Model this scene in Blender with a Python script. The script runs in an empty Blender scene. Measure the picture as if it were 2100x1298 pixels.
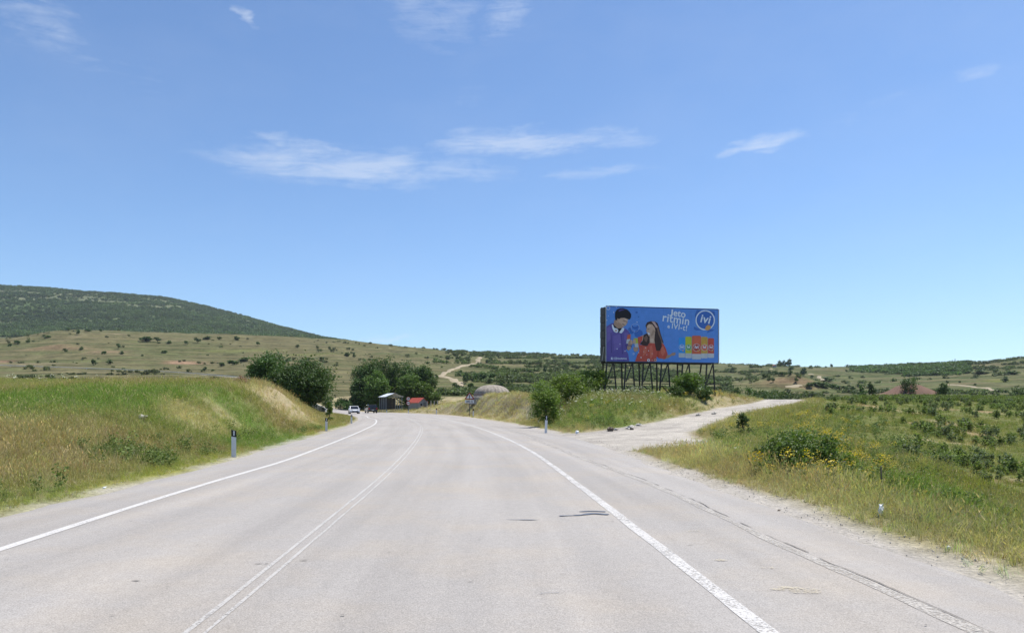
import bpy, math, random
import numpy as np
from mathutils import Vector, Matrix

random.seed(7)
rng = np.random.default_rng(11)
scene = bpy.context.scene
COL = scene.collection

# ------------------------------------------------------------------ camera
F, CX, HZ, EYE = 1550.0, 1050.0, 832.0, 1.5      # focal length and horizon of the photograph in its pixels
cam_d = bpy.data.cameras.new("camera")
cam_d.sensor_width = 36.0
cam_d.lens = 36.0 * F / 2100.0
cam_d.shift_y = (HZ - 649.0) / 2100.0
cam_d.clip_start, cam_d.clip_end = 0.1, 12000.0
cam = bpy.data.objects.new("camera", cam_d)
cam.location = (0, 0, EYE)
cam.rotation_euler = (math.pi / 2, 0, 0)
COL.objects.link(cam)
scene.camera = cam

# ------------------------------------------------------------------ light
SUN_AZ, SUN_EL = math.radians(60), math.radians(66)
sd = bpy.data.lights.new("sun", 'SUN')
sd.energy, sd.angle, sd.color = 4.2, math.radians(0.53), (1.0, 0.955, 0.88)
sun = bpy.data.objects.new("sun", sd)
sun.rotation_euler = Vector((math.sin(SUN_AZ) * math.cos(SUN_EL), math.cos(SUN_AZ) * math.cos(SUN_EL),
                             math.sin(SUN_EL))).to_track_quat('Z', 'Y').to_euler()
sun.location = (60, 40, 90)
COL.objects.link(sun)

vs = scene.view_settings
vs.view_transform, vs.look, vs.gamma, vs.exposure = 'Standard', 'None', 1.0, 0.68
vs.use_curve_mapping = False
scene.cycles.max_bounces = 6
scene.cycles.diffuse_bounces = 3
scene.cycles.transmission_bounces = 3
scene.cycles.transparent_max_bounces = 4
scene.cycles.volume_bounces = 0

world = bpy.data.worlds.new("World")
scene.world = world
world.use_nodes = True
wt = world.node_tree
WN, WL = wt.nodes, wt.links
world.cycles.sampling_method = 'MANUAL'
world.cycles.sample_map_resolution = 256
bg = WN['Background']
bg.inputs['Strength'].default_value = 0.1
sky = WN.new('ShaderNodeTexSky')
sky.sky_type = 'NISHITA'
sky.sun_disc = False
sky.sun_elevation, sky.sun_rotation = SUN_EL, SUN_AZ
sky.altitude, sky.air_density, sky.dust_density, sky.ozone_density = 900.0, 1.0, 0.35, 2.2


def wmath(op, a, b=None, c=None, clamp=False):
    n = WN.new('ShaderNodeMath')
    n.operation, n.use_clamp = op, clamp
    for i, v in enumerate((a, b, c)):
        if v is None:
            continue
        if isinstance(v, (int, float)):
            n.inputs[i].default_value = v
        else:
            WL.new(v, n.inputs[i])
    return n.outputs[0]


def build_clouds():
    """thin cirrus in the sky, laid out by compass direction and height above the horizon (radians)"""
    tc = WN.new('ShaderNodeTexCoord')
    sep = WN.new('ShaderNodeSeparateXYZ')
    WL.new(tc.outputs['Generated'], sep.inputs[0])
    az = wmath('ARCTAN2', sep.outputs[0], sep.outputs[1])
    el = wmath('ARCSINE', sep.outputs[2])
    # streaky noise
    comb = WN.new('ShaderNodeCombineXYZ')
    WL.new(az, comb.inputs[0])
    WL.new(wmath('MULTIPLY', wmath('MULTIPLY_ADD', az, -0.06, el), 2.3), comb.inputs[1])

    def noise(scale, detail, rough, dist=0.0, w=0.0):
        n = WN.new('ShaderNodeTexNoise')
        n.noise_dimensions = '4D'
        n.inputs['Scale'].default_value, n.inputs['Detail'].default_value = scale, detail
        n.inputs['Roughness'].default_value, n.inputs['Distortion'].default_value = rough, dist
        n.inputs['W'].default_value = w
        WL.new(comb.outputs[0], n.inputs['Vector'])
        return n.outputs[0]
    fine = noise(30.0, 9.0, 0.7, 0.9, 0.3)
    broad = noise(6.0, 4.0, 0.55, 0.2, 2.1)

    wz = noise(9.0, 5.0, 0.6, 0.0, 5.2)
    we = noise(13.0, 5.0, 0.62, 0.0, 8.4)
    az_w = wmath('MULTIPLY_ADD', wz, 0.22, wmath('ADD', az, -0.11))
    el_w = wmath('MULTIPLY_ADD', we, 0.034, wmath('ADD', el, -0.017))

    def patch(px, py, hw, hh, tilt, amount):
        a0, e0 = math.atan2(px - CX, F), math.atan2(HZ - py, math.hypot(F, px - CX))
        c, s = math.cos(tilt), math.sin(tilt)
        da, de = wmath('SUBTRACT', az_w, a0), wmath('SUBTRACT', el_w, e0)
        u = wmath('DIVIDE', wmath('ADD', wmath('MULTIPLY', da, c), wmath('MULTIPLY', de, s)), hw / F)
        v = wmath('DIVIDE', wmath('SUBTRACT', wmath('MULTIPLY', de, c), wmath('MULTIPLY', da, s)), hh / F)
        r = wmath('ADD', wmath('MULTIPLY', u, u), wmath('MULTIPLY', v, v))
        return wmath('MULTIPLY', wmath('SUBTRACT', 1.0, r, clamp=True), amount)
    spots = [(700, 340, 310, 46, 0.02, 0.9), (870, 352, 230, 30, 0.03, 0.6), (610, 290, 120, 13, -0.04, 0.7),
             (1090, 292, 230, 34, 0.02, 0.95), (1240, 292, 130, 14, 0.02, 0.6), (1540, 300, 95, 17, 0.16, 0.85),
             (1230, 354, 150, 12, 0.02, 0.5), (1045, 10, 85, 70, 0.5, 0.6), (860, 5, 130, 70, -0.5, 0.5),
             (528, 38, 26, 20, -0.6, 0.75), (70, 45, 130, 40, -0.5, 0.5), (280, 150, 110, 40, -0.5, 0.16),
             (2015, 150, 60, 16, 0.0, 0.45), (1780, 230, 90, 40, 0.0, 0.16), (985, 215, 40, 40, 0.0, 0.18)]
    tot = None
    for s_ in spots:
        p = patch(*s_)
        tot = p if tot is None else wmath('MAXIMUM', tot, p)
    # combed streaks, broken up by the finer noise; thin enough for the blue to show through
    cs = WN.new('ShaderNodeCombineXYZ')
    WL.new(wmath('MULTIPLY_ADD', el, 1.5, az), cs.inputs[0])
    WL.new(wmath('MULTIPLY', wmath('MULTIPLY_ADD', az, -0.05, el), 8.0), cs.inputs[1])
    sn = WN.new('ShaderNodeTexNoise')
    sn.inputs['Scale'].default_value, sn.inputs['Detail'].default_value, sn.inputs['Roughness'].default_value, sn.inputs['Distortion'].default_value = 11.0, 6.0, 0.62, 0.5
    WL.new(cs.outputs[0], sn.inputs['Vector'])
    streak = wmath('MULTIPLY_ADD', sn.outputs[0], 3.4, -1.2, clamp=True)
    brk = wmath('MULTIPLY_ADD', fine, 3.6, -1.25, clamp=True)
    soft = wmath('POWER', tot, 0.8)
    comb2 = wmath('ADD', wmath('MULTIPLY', streak, 0.85), wmath('MULTIPLY', brk, 0.5))
    dens = wmath('MULTIPLY', soft, wmath('ADD', wmath('MULTIPLY_ADD', soft, 0.8, -0.62), comb2), clamp=True)
    veil = wmath('MULTIPLY', wmath('MULTIPLY_ADD', broad, 1.6, -0.72, clamp=True), wmath('MULTIPLY_ADD', el, 0.35, 0.02, clamp=True))
    dens = wmath('MAXIMUM', wmath('MULTIPLY', dens, 0.44, clamp=True), wmath('MULTIPLY', veil, 0.6))
    # little heap clouds low behind the hill
    low = patch(790, 697, 85, 15, 0.0, 1.0)
    low = wmath('MULTIPLY', wmath('POWER', low, 0.5), wmath('MULTIPLY_ADD', fine, 4.0, -1.75, clamp=True), clamp=True)
    dens = wmath('MAXIMUM', dens, wmath('MULTIPLY', low, 0.6))
    mix = WN.new('ShaderNodeMix')
    mix.data_type = 'RGBA'
    WL.new(dens, mix.inputs[0])
    tint = WN.new('ShaderNodeMix')
    tint.data_type, tint.blend_type = 'RGBA', 'MULTIPLY'
    tint.inputs[0].default_value = 1.0
    tint.inputs[7].default_value = (0.75, 0.895, 1.03, 1)
    WL.new(sky.outputs[0], tint.inputs[6])
    WL.new(tint.outputs[2], mix.inputs[6])
    mix.inputs[7].default_value = (5.2, 5.6, 6.2, 1)
    WL.new(mix.outputs[2], bg.inputs['Color'])


build_clouds()

# ------------------------------------------------------------------ helpers


def link(o, parent=None):
    COL.objects.link(o)
    if parent is not None:
        o.parent = parent
    return o


def tag(o, label=None, cat=None, group=None, kind=None):
    if label:
        o['label'] = label
    if cat:
        o['category'] = cat
    if group:
        o['group'] = group
    if kind:
        o['kind'] = kind
    return o


def empty(name, loc, rz=0.0, label=None, cat=None, group=None):
    o = bpy.data.objects.new(name, None)
    o.empty_display_size = 0.2
    o.location, o.rotation_euler = loc, (0, 0, rz)
    link(o)
    return tag(o, label, cat, group)


def copy_tree(o, parent=None):
    c = o.copy()
    COL.objects.link(c)
    c.parent = parent
    for ch in [x for x in bpy.data.objects if x.parent == o]:
        copy_tree(ch, c)
    return c


def fast_mesh(name, V, Fc, mat=None, smooth=False):
    """V (n,3), Fc (m,k) arrays"""
    V = np.asarray(V, np.float32)
    Fc = np.asarray(Fc, np.int32)
    m, k = Fc.shape
    me = bpy.data.meshes.new(name)
    me.vertices.add(len(V))
    me.vertices.foreach_set('co', V.ravel())
    me.loops.add(m * k)
    me.loops.foreach_set('vertex_index', Fc.ravel())
    me.polygons.add(m)
    me.polygons.foreach_set('loop_start', np.arange(0, m * k, k, dtype=np.int32))
    if smooth:
        me.polygons.foreach_set('use_smooth', np.ones(m, bool))
    me.update(calc_edges=True)
    if mat:
        me.materials.append(mat)
    return me


def color_attr(me, C, name='col'):
    a = me.attributes.new(name, 'FLOAT_COLOR', 'POINT')
    C = np.asarray(C, np.float32)
    if C.shape[1] == 3:
        C = np.hstack([C, np.ones((len(C), 1), np.float32)])
    a.data.foreach_set('color', C.ravel())


class MB:
    """collects simple shapes into one mesh"""

    def __init__(self):
        self.v, self.f, self.smooth = [], [], False

    def add(self, vs_, fs):
        b = len(self.v)
        self.v += [tuple(p) for p in vs_]
        self.f += [tuple(b + i for i in f) for f in fs]
        return self

    def box(self, c, s, rz=0.0, taper=1.0):
        x, y, z = s[0] / 2, s[1] / 2, s[2] / 2
        cr, sr = math.cos(rz), math.sin(rz)
        pts = []
        for dz in (-1, 1):
            t = 1.0 if dz < 0 else taper
            for dx, dy in ((-1, -1), (1, -1), (1, 1), (-1, 1)):
                px, py = dx * x * t, dy * y * t
                pts.append((c[0] + px * cr - py * sr, c[1] + px * sr + py * cr, c[2] + dz * z))
        return self.add(pts, [(3, 2, 1, 0), (4, 5, 6, 7), (0, 1, 5, 4), (1, 2, 6, 5), (2, 3, 7, 6), (3, 0, 4, 7)])

    def bar(self, a, b, w, d=None):
        """square bar from a to b"""
        a, b = Vector(a), Vector(b)
        d = d or w
        t = (b - a).normalized()
        up = Vector((0, 1, 0)) if abs(t.y) < 0.9 else Vector((1, 0, 0))
        u = t.cross(up).normalized()
        w_ = t.cross(u).normalized()
        pts = [p + u * sx * w / 2 + w_ * sy * d / 2 for p in (a, b) for sx, sy in ((-1, -1), (1, -1), (1, 1), (-1, 1))]
        return self.add(pts, [(0, 1, 2, 3), (7, 6, 5, 4), (4, 5, 1, 0), (5, 6, 2, 1), (6, 7, 3, 2), (7, 4, 0, 3)])

    def tube(self, pts, radii, n=8, cap=True):
        rings = []
        P = [Vector(p) for p in pts]
        vv, ff = [], []
        for i, p in enumerate(P):
            t = (P[min(i + 1, len(P) - 1)] - P[max(i - 1, 0)]).normalized()
            up = Vector((1, 0, 0)) if abs(t.x) < 0.9 else Vector((0, 1, 0))
            u = t.cross(up).normalized()
            w_ = t.cross(u).normalized()
            for k in range(n):
                a = 2 * math.pi * k / n
                vv.append(p + (u * math.cos(a) + w_ * math.sin(a)) * radii[i])
        for i in range(len(P) - 1):
            for k in range(n):
                a, b = i * n + k, i * n + (k + 1) % n
                ff.append((a, b, b + n, a + n))
        if cap:
            ff.append(tuple(range(n - 1, -1, -1)))
            ff.append(tuple((len(P) - 1) * n + k for k in range(n)))
        return self.add(vv, ff)

    def lathe(self, prof, n=24, c=(0, 0, 0)):
        vv, ff = [], []
        for r, z in prof:
            for k in range(n):
                a = 2 * math.pi * k / n
                vv.append((c[0] + r * math.cos(a), c[1] + r * math.sin(a), c[2] + z))
        for i in range(len(prof) - 1):
            for k in range(n):
                a, b = i * n + k, i * n + (k + 1) % n
                ff.append((a, b, b + n, a + n))
        return self.add(vv, ff)

    def poly(self, pts, depth=None):
        """flat polygon; with depth = vector it becomes a prism"""
        n = len(pts)
        if depth is None:
            return self.add(pts, [tuple(range(n))])
        d = Vector(depth)
        pts2 = [Vector(p) + d for p in pts]
        return self.add(list(pts) + pts2, [tuple(range(n)), tuple(range(2 * n - 1, n - 1, -1))] +
                        [((i + 1) % n, i, n + i, n + (i + 1) % n) for i in range(n)])

    def build(self, name, mat, parent=None, smooth=False):
        me = bpy.data.meshes.new(name)
        me.from_pydata([tuple(p) for p in self.v], [], self.f)
        if smooth:
            me.polygons.foreach_set('use_smooth', np.ones(len(me.polygons), bool))
        me.update()
        if mat:
            me.materials.append(mat)
        return link(bpy.data.objects.new(name, me), parent)


def new_mat(name):
    m = bpy.data.materials.new(name)
    m.use_nodes = True
    return m, m.node_tree.nodes, m.node_tree.links, m.node_tree.nodes['Principled BSDF']


def plain(name, c, rough=0.6, metal=0.0, var=0.12, scale=6.0, bump=0.0, spec=0.3, coat=0.0):
    """painted or weathered surface: base colour with a little uneven grime"""
    m, N, L, b = new_mat(name)
    tc = N.new('ShaderNodeTexCoord')
    n = N.new('ShaderNodeTexNoise')
    n.inputs['Scale'].default_value, n.inputs['Detail'].default_value = scale, 5.0
    L.new(tc.outputs['Object'], n.inputs['Vector'])
    r = N.new('ShaderNodeMapRange')
    r.inputs[3].default_value, r.inputs[4].default_value = 1.0 - var, 1.0 + var
    L.new(n.outputs[0], r.inputs[0])
    mx = N.new('ShaderNodeMix')
    mx.data_type, mx.blend_type = 'RGBA', 'MULTIPLY'
    mx.inputs[0].default_value = 1.0
    mx.inputs[6].default_value = (*c, 1)
    L.new(r.outputs[0], mx.inputs[7])
    L.new(mx.outputs[2], b.inputs['Base Color'])
    b.inputs['Roughness'].default_value, b.inputs['Metallic'].default_value = rough, metal
    b.inputs['Specular IOR Level'].default_value = spec
    b.inputs['Coat Weight'].default_value = coat
    if bump:
        bp = N.new('ShaderNodeBump')
        bp.inputs['Strength'].default_value = bump
        bp.inputs['Distance'].default_value = 0.02
        L.new(n.outputs[0], bp.inputs['Height'])
        L.new(bp.outputs[0], b.inputs['Normal'])
    return m


def leaf_mat(name, c, trans=0.35, var=0.35, instancer=False, rough=0.55):
    """leaf or blade: colour x per-leaf variation (attribute 'lv'), tinted per plant"""
    m, N, L, b = new_mat(name)
    at = N.new('ShaderNodeAttribute')
    at.attribute_name = 'lv'
    r = N.new('ShaderNodeMapRange')
    r.inputs[3].default_value, r.inputs[4].default_value = 1.0 - var, 1.0 + var
    L.new(at.outputs['Fac'], r.inputs[0])
    mx = N.new('ShaderNodeMix')
    mx.data_type, mx.blend_type = 'RGBA', 'MULTIPLY'
    mx.inputs[0].default_value = 1.0
    if instancer:
        ia = N.new('ShaderNodeAttribute')
        ia.attribute_type, ia.attribute_name = 'INSTANCER', 'col'
        m2 = N.new('ShaderNodeMix')
        m2.data_type, m2.blend_type = 'RGBA', 'MULTIPLY'
        m2.inputs[0].default_value = 1.0
        m2.inputs[7].default_value = (*c, 1)
        L.new(ia.outputs['Color'], m2.inputs[6])
        L.new(m2.outputs[2], mx.inputs[6])
    else:
        oi = N.new('ShaderNodeObjectInfo')
        hs = N.new('ShaderNodeHueSaturation')
        hr = N.new('ShaderNodeMapRange')
        hr.inputs[3].default_value, hr.inputs[4].default_value = 0.492, 0.508
        vr = N.new('ShaderNodeMapRange')
        vr.inputs[3].default_value, vr.inputs[4].default_value = 0.86, 1.12
        L.new(oi.outputs['Random'], hr.inputs[0])
        L.new(oi.outputs['Random'], vr.inputs[0])
        L.new(hr.outputs[0], hs.inputs['Hue'])
        L.new(vr.outputs[0], hs.inputs['Value'])
        hs.inputs['Color'].default_value = (*c, 1)
        L.new(hs.outputs[0], mx.inputs[6])
    L.new(r.outputs[0], mx.inputs[7])
    b.inputs['Roughness'].default_value = rough
    b.inputs['Specular IOR Level'].default_value = 0.25
    L.new(mx.outputs[2], b.inputs['Base Color'])
    if trans > 0:
        t = N.new('ShaderNodeBsdfTranslucent')
        tm = N.new('ShaderNodeMix')
        tm.data_type, tm.blend_type = 'RGBA', 'MULTIPLY'
        tm.inputs[0].default_value = 1.0
        tm.inputs[7].default_value = (1.0, 1.1, 0.6, 1)
        L.new(mx.outputs[2], tm.inputs[6])
        L.new(tm.outputs[2], t.inputs['Color'])
        ms = N.new('ShaderNodeMixShader')
        ms.inputs[0].default_value = trans
        L.new(b.outputs[0], ms.inputs[1])
        L.new(t.outputs[0], ms.inputs[2])
        L.new(ms.outputs[0], N['Material Output'].inputs['Surface'])
    return m


# smooth value noise for layout (world metres in, 0..1 out)
_grid = rng.random((256, 256))


def vnoise(x, y, s, seed=0):
    x, y = np.asarray(x, float) / s + seed * 17.3, np.asarray(y, float) / s + seed * 9.7
    xi, yi = np.floor(x).astype(int), np.floor(y).astype(int)
    fx, fy = x - xi, y - yi
    fx, fy = fx * fx * (3 - 2 * fx), fy * fy * (3 - 2 * fy)
    g = lambda i, j: _grid[i % 256, j % 256]
    return (g(xi, yi) * (1 - fx) + g(xi + 1, yi) * fx) * (1 - fy) + (g(xi, yi + 1) * (1 - fx) + g(xi + 1, yi + 1) * fx) * fy


def fbm(x, y, s, seed=0, o=4):
    t, a, n = 0.0, 0.5, 0.0
    for k in range(o):
        t = t + a * vnoise(x, y, s / 2 ** k, seed + k * 3)
        n += a
        a *= 0.55
    return t / n


def sstep(a, b, x):
    t = np.clip((np.asarray(x, float) - a) / (b - a), 0, 1)
    return t * t * (3 - 2 * t)


# ------------------------------------------------------------------ terrain heights (surveyed from the photograph, metres)
def pchip(xs, ys, q):
    xs, ys, q = np.asarray(xs, float), np.asarray(ys, float), np.asarray(q, float)
    h, d = np.diff(xs), np.diff(ys) / np.diff(xs)
    m = np.zeros(len(xs))
    if len(xs) > 2:
        ok = d[:-1] * d[1:] > 0
        w1, w2 = 2 * h[1:] + h[:-1], h[1:] + 2 * h[:-1]
        m[1:-1][ok] = ((w1 + w2)[ok]) / (w1[ok] / d[:-1][ok] + w2[ok] / d[1:][ok])
    q = np.clip(q, xs[0], xs[-1])
    i = np.clip(np.searchsorted(xs, q) - 1, 0, len(xs) - 2)
    t = (q - xs[i]) / h[i]
    return ((2 * t**3 - 3 * t**2 + 1) * ys[i] + (t**3 - 2 * t**2 + t) * h[i] * m[i] +
            (-2 * t**3 + 3 * t**2) * ys[i + 1] + (t**3 - t**2) * h[i] * m[i + 1])


NEAR = {  # bearing column: (distance, height) pairs
    -600: [(5, 0), (8, .2), (15, 1.2), (30, 2.6), (60, 4.5), (90, 5.0), (140, 4), (200, 8)],
    0: [(5, 0), (10, 0), (15, .5), (20, .95), (30, 1.65), (45, 2.7), (60, 3.4), (80, 4.2), (100, 4.0), (140, 3.0), (200, 4.5)],
    200: [(5, 0), (13, 0), (17, .5), (24, 1.3), (33, 2.0), (45, 2.8), (60, 3.35), (75, 3.8), (100, 3.5), (140, 2.2), (200, 3)],
    400: [(5, 0), (18, 0), (22, .5), (27, 1.2), (35, 2.1), (45, 2.7), (60, 3.2), (75, 3.0), (100, 2), (140, 1), (200, 2)],
    520: [(5, 0), (26, 0), (30, .5), (36, 1.6), (42, 2.3), (50, 2.85), (60, 3.2), (70, 2.8), (90, 1.5), (140, .6), (200, 1)],
    600: [(5, 0), (33, 0), (38, .6), (44, 1.5), (50, 1.95), (56, 2.1), (65, 1.9), (80, 1.1), (100, .7), (140, .4), (200, .8)],
    640: [(5, 0), (39, 0), (46, .6), (54, 1.2), (60, 1.45), (70, 1.2), (85, .7), (110, .4), (150, .3), (200, .8)],
    680: [(5, 0), (47, 0), (54, .4), (62, .7), (75, .55), (90, .3), (120, .1), (160, .1), (200, .3)],
    720: [(5, 0), (60, 0), (75, .15), (100, .05), (150, 0), (200, 0)],
    760: [(5, 0), (60, 0), (200, 0)],
    820: [(5, 0), (60, 0), (160, 0), (200, .3)],
    880: [(5, 0), (60, 0), (140, 0), (160, .6), (180, 1.2), (200, 1.5)],
    940: [(5, 0), (60, 0), (105, 0), (118, 1.2), (130, 2.0), (150, 2.2), (200, 2)],
    1000: [(5, 0), (60, 0), (80, 0), (90, 1.3), (102, 2.8), (115, 3.1), (130, 3), (160, 2), (200, 1.5)],
    1060: [(5, 0), (50, 0), (63, 0), (70, 1.0), (80, 2.4), (90, 3.0), (105, 3.1), (130, 2.2), (200, 1)],
    1100: [(5, 0), (44, 0), (50, .5), (58, 1.4), (68, 2.2), (80, 2.6), (100, 2.5), (130, 1.5), (200, 1)],
    1190: [(5, 0), (37, 0), (42, .4), (48, 1.1), (56, 1.9), (66, 2.5), (78, 2.6), (100, 1.8), (140, .5), (200, 0)],
    1320: [(5, 0), (30, .0), (40, .1), (46, .25), (51, .9), (57, 1.7), (63, 2.4), (70, 2.8), (80, 2.7), (100, 1.8), (140, 0), (200, -1)],
    1450: [(5, 0), (26, 0), (45, .45), (52, .8), (57, 1.1), (62, 1.8), (68, 2.6), (75, 2.7), (90, 2.0), (140, -.5), (200, -2)],
    1560: [(5, 0), (20, 0), (30, .1), (45, .55), (58, 1.05), (70, 1.9), (78, 2.2), (85, 2.1), (110, .8), (140, -.5), (200, -2.5)],
    1640: [(5, 0), (16, 0), (22, -.15), (30, .1), (45, .6), (60, 1.3), (72, 2.0), (80, 2.15), (90, 1.9), (140, -.5), (200, -2.5)],
    1760: [(5, 0), (9, 0), (13, -.5), (20, -.6), (30, -.35), (45, .3), (60, 1.0), (80, 1.8), (100, 2.2), (115, 2.3), (140, 1), (200, -3)],
    1900: [(5, 0), (7.5, 0), (11, -.8), (15, -1.1), (22, -1.0), (30, -.7), (45, 0), (60, .7), (85, 1.7), (110, 2.3), (130, 2.6), (160, 1), (200, -2)],
    2100: [(5, 0), (6, 0), (9, -.8), (13, -1.3), (20, -1.4), (30, -1.2), (45, -.6), (60, .1), (85, 1.1), (110, 1.9), (140, 2.7), (170, 1.5), (200, -1)],
    2600: [(5, -.3), (7, -1), (13, -1.6), (25, -1.6), (45, -.6), (80, .8), (140, 2.8), (200, -1)],
}
FAR = {  # bearing column: (distance, line of sight row in the photograph) pairs
    -600: [(300, 775), (440, 750), (560, 735), (750, 690), (950, 705), (1400, 690), (2500, 580), (3300, 590), (4500, 640)],
    0: [(300, 785), (360, 772), (440, 752), (500, 747), (600, 728), (750, 690), (900, 700), (1400, 690), (2500, 585), (3300, 600), (4500, 650)],
    120: [(300, 785), (360, 772), (440, 755), (500, 746), (600, 728), (750, 674), (900, 690), (1400, 690), (2500, 593), (3300, 610), (4500, 660)],
    333: [(300, 788), (400, 766), (450, 757), (600, 730), (800, 681), (950, 692), (1400, 688), (2500, 611), (3300, 625), (4500, 670)],
    440: [(280, 794), (380, 774), (450, 760), (600, 733), (820, 683), (980, 693), (1450, 689), (2500, 634), (3300, 645), (4500, 680)],
    550: [(260, 802), (360, 780), (450, 758), (600, 731), (860, 687), (1020, 696), (1500, 692), (2500, 664), (3300, 670), (4500, 695)],
    667: [(240, 812), (350, 785), (450, 755), (600, 725), (900, 693), (1100, 698), (1500, 699), (2500, 697), (4500, 712)],
    760: [(230, 815), (350, 785), (450, 762), (600, 735), (900, 702), (1100, 706), (2500, 718), (4500, 735)],
    880: [(230, 815), (330, 790), (450, 765), (600, 742), (900, 716), (1200, 722), (4500, 745)],
    1000: [(230, 815), (330, 790), (450, 768), (600, 748), (900, 728), (1100, 725), (1400, 731), (4500, 760)],
    1240: [(240, 812), (330, 796), (450, 778), (600, 755), (900, 736), (1100, 733), (1400, 738), (4500, 770)],
    1450: [(240, 815), (330, 800), (450, 785), (600, 768), (900, 749), (1100, 746), (1400, 750), (4500, 775)],
    1600: [(240, 822), (330, 808), (450, 793), (600, 772), (900, 754), (1100, 751), (1400, 756), (4500, 785)],
    1760: [(240, 824), (330, 814), (450, 797), (600, 778), (900, 757), (1100, 752), (1400, 757), (4500, 785)],
    1900: [(240, 822), (330, 812), (450, 793), (600, 772), (900, 752), (1100, 748), (1400, 753), (4500, 785)],
    2100: [(240, 818), (330, 805), (450, 785), (600, 762), (850, 737), (1000, 740), (1400, 750), (4500, 785)],
    2600: [(240, 812), (330, 792), (450, 770), (600, 750), (850, 725), (1000, 730), (1400, 745), (4500, 780)],
}
LROWS = np.linspace(math.log(5), math.log(4500), 420)
CCOLS = np.linspace(-600, 2600, 400)


def build_table():
    cols_f = sorted(FAR)
    fr = [230, 300, 380, 450, 520, 600, 700, 800, 900, 1000, 1100, 1250, 1400, 1700, 2100, 2500, 2900, 3300, 4500]
    far_at = {}
    for c in cols_f:
        ys = pchip(np.log([a for a, _ in FAR[c]]), [b for _, b in FAR[c]], np.log(fr))
        far_at[c] = ys
    farM = np.array([far_at[c] for c in cols_f])
    prof = []
    cn = sorted(NEAR)
    for c in cn:
        fy = np.array([np.interp(c, cols_f, farM[:, k]) for k in range(len(fr))])
        Y = [a for a, _ in NEAR[c]] + fr
        Z = [b for _, b in NEAR[c]] + [EYE + (HZ - y) / F * d for y, d in zip(fy, fr)]
        prof.append(pchip(np.log(Y), Z, LROWS))
    prof = np.array(prof)                              # columns x rows
    T = np.array([pchip(cn, prof[:, k], CCOLS) for k in range(len(LROWS))])
    # crest lines of the far columns, finer than the near ones
    dep = np.exp(LROWS)
    fyy = np.array([[np.interp(math.log(d), np.log(fr), farM[j]) for d in dep] for j in range(len(cols_f))])
    fyy = np.array([pchip(cols_f, fyy[:, k], CCOLS) for k in range(len(LROWS))])
    Zf = EYE + (HZ - fyy) / F * dep[:, None]
    w = sstep(math.log(230), math.log(330), LROWS)[:, None]
    T = T * (1 - w) + Zf * w
    k = np.array([1, 4, 6, 4, 1.]) / 16
    for ax in (0, 1):
        P = np.pad(T, [(2, 2) if a == ax else (0, 0) for a in (0, 1)], mode='edge')
        T = sum(k[i] * np.take(P, range(i, i + T.shape[ax]), axis=ax) for i in range(5))
    return T


TAB = build_table()


def table_height(X, Y):
    Yc = np.maximum(Y, 5.0)
    c = np.clip(X / Yc * F + CX, CCOLS[0], CCOLS[-1])
    r = np.clip(np.log(Yc), LROWS[0], LROWS[-1])
    a = (c - CCOLS[0]) / (CCOLS[1] - CCOLS[0])
    b = (r - LROWS[0]) / (LROWS[1] - LROWS[0])
    i, j = np.clip(a.astype(int), 0, len(CCOLS) - 2), np.clip(b.astype(int), 0, len(LROWS) - 2)
    fa, fb = a - i, b - j
    return (TAB[j, i] * (1 - fa) + TAB[j, i + 1] * fa) * (1 - fb) + (TAB[j + 1, i] * (1 - fa) + TAB[j + 1, i + 1] * fa) * fb


def on_flat(px, py):
    """a point of the level road from its place in the photograph"""
    y = EYE * F / (py - HZ)
    return ((px - CX) / F * y, y)


def catmull(P, step):
    """smooth curve through unevenly spaced points"""
    P = np.array(P, float)
    h = np.linalg.norm(np.diff(P[:, :2], axis=0), axis=1)
    d = np.diff(P, axis=0) / h[:, None]
    m = np.empty_like(P)
    m[0], m[-1] = d[0], d[-1]
    m[1:-1] = (d[:-1] * h[1:, None] + d[1:] * h[:-1, None]) / (h[1:] + h[:-1])[:, None]
    out = []
    for i in range(len(P) - 1):
        n = max(2, int(h[i] / step))
        for t in np.linspace(0, 1, n, endpoint=False):
            out.append((2 * t**3 - 3 * t**2 + 1) * P[i] + (t**3 - 2 * t**2 + t) * h[i] * m[i] +
                       (-2 * t**3 + 3 * t**2) * P[i + 1] + (t**3 - t**2) * h[i] * m[i + 1])
    out.append(P[-1])
    return np.array(out)


# main road: (left verge, right verge, height) stations, metres
ROAD = [((-6.2, -40), (4.3, -40), 0), ((-6.6, -10), (4.2, -10), 0), ((-6.9, 3), (4.15, 3), 0), ((-7.1, 8), (4.15, 7.5), 0),
        ((-7.3, 13.5), (3.95, 12.5), 0), ((-7.75, 19), (3.75, 18.5), 0), ((-8.6, 26), (3.7, 26), 0), ((-9.5, 33), (3.1, 35), 0),
        ((-10.5, 41), (2.3, 44), 0), ((-12.0, 52.5), (1.0, 55), 0), ((-13.9, 65), (-1.0, 69), 0), ((-16.0, 78), (-3.6, 84), 0),
        ((-19.2, 94), (-6.6, 101), 0), ((-22.9, 110), (-10.4, 119), 0), ((-28, 129), (-15.6, 138), 0), ((-35.5, 151), (-23.5, 160), 0),
        ((-45.5, 174), (-34.5, 183), 0.0), ((-59, 199), (-49, 208), 0.7), ((-78, 232), (-68, 239), 3.2), ((-98, 275), (-87, 279), 6.5),
        ((-113, 325), (-101, 326), 10.0), ((-124, 375), (-112, 378), 13.6), ((-150, 406), (-145, 416), 16.8), ((-190, 420), (-187, 431), 19.8),
        ((-240, 429), (-238, 440), 22.2), ((-300, 438), (-298, 449), 24.5), ((-380, 446), (-378, 457), 27)]
_st = np.array([[a[0], a[1], b[0], b[1], z] for a, b, z in ROAD], float)
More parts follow.
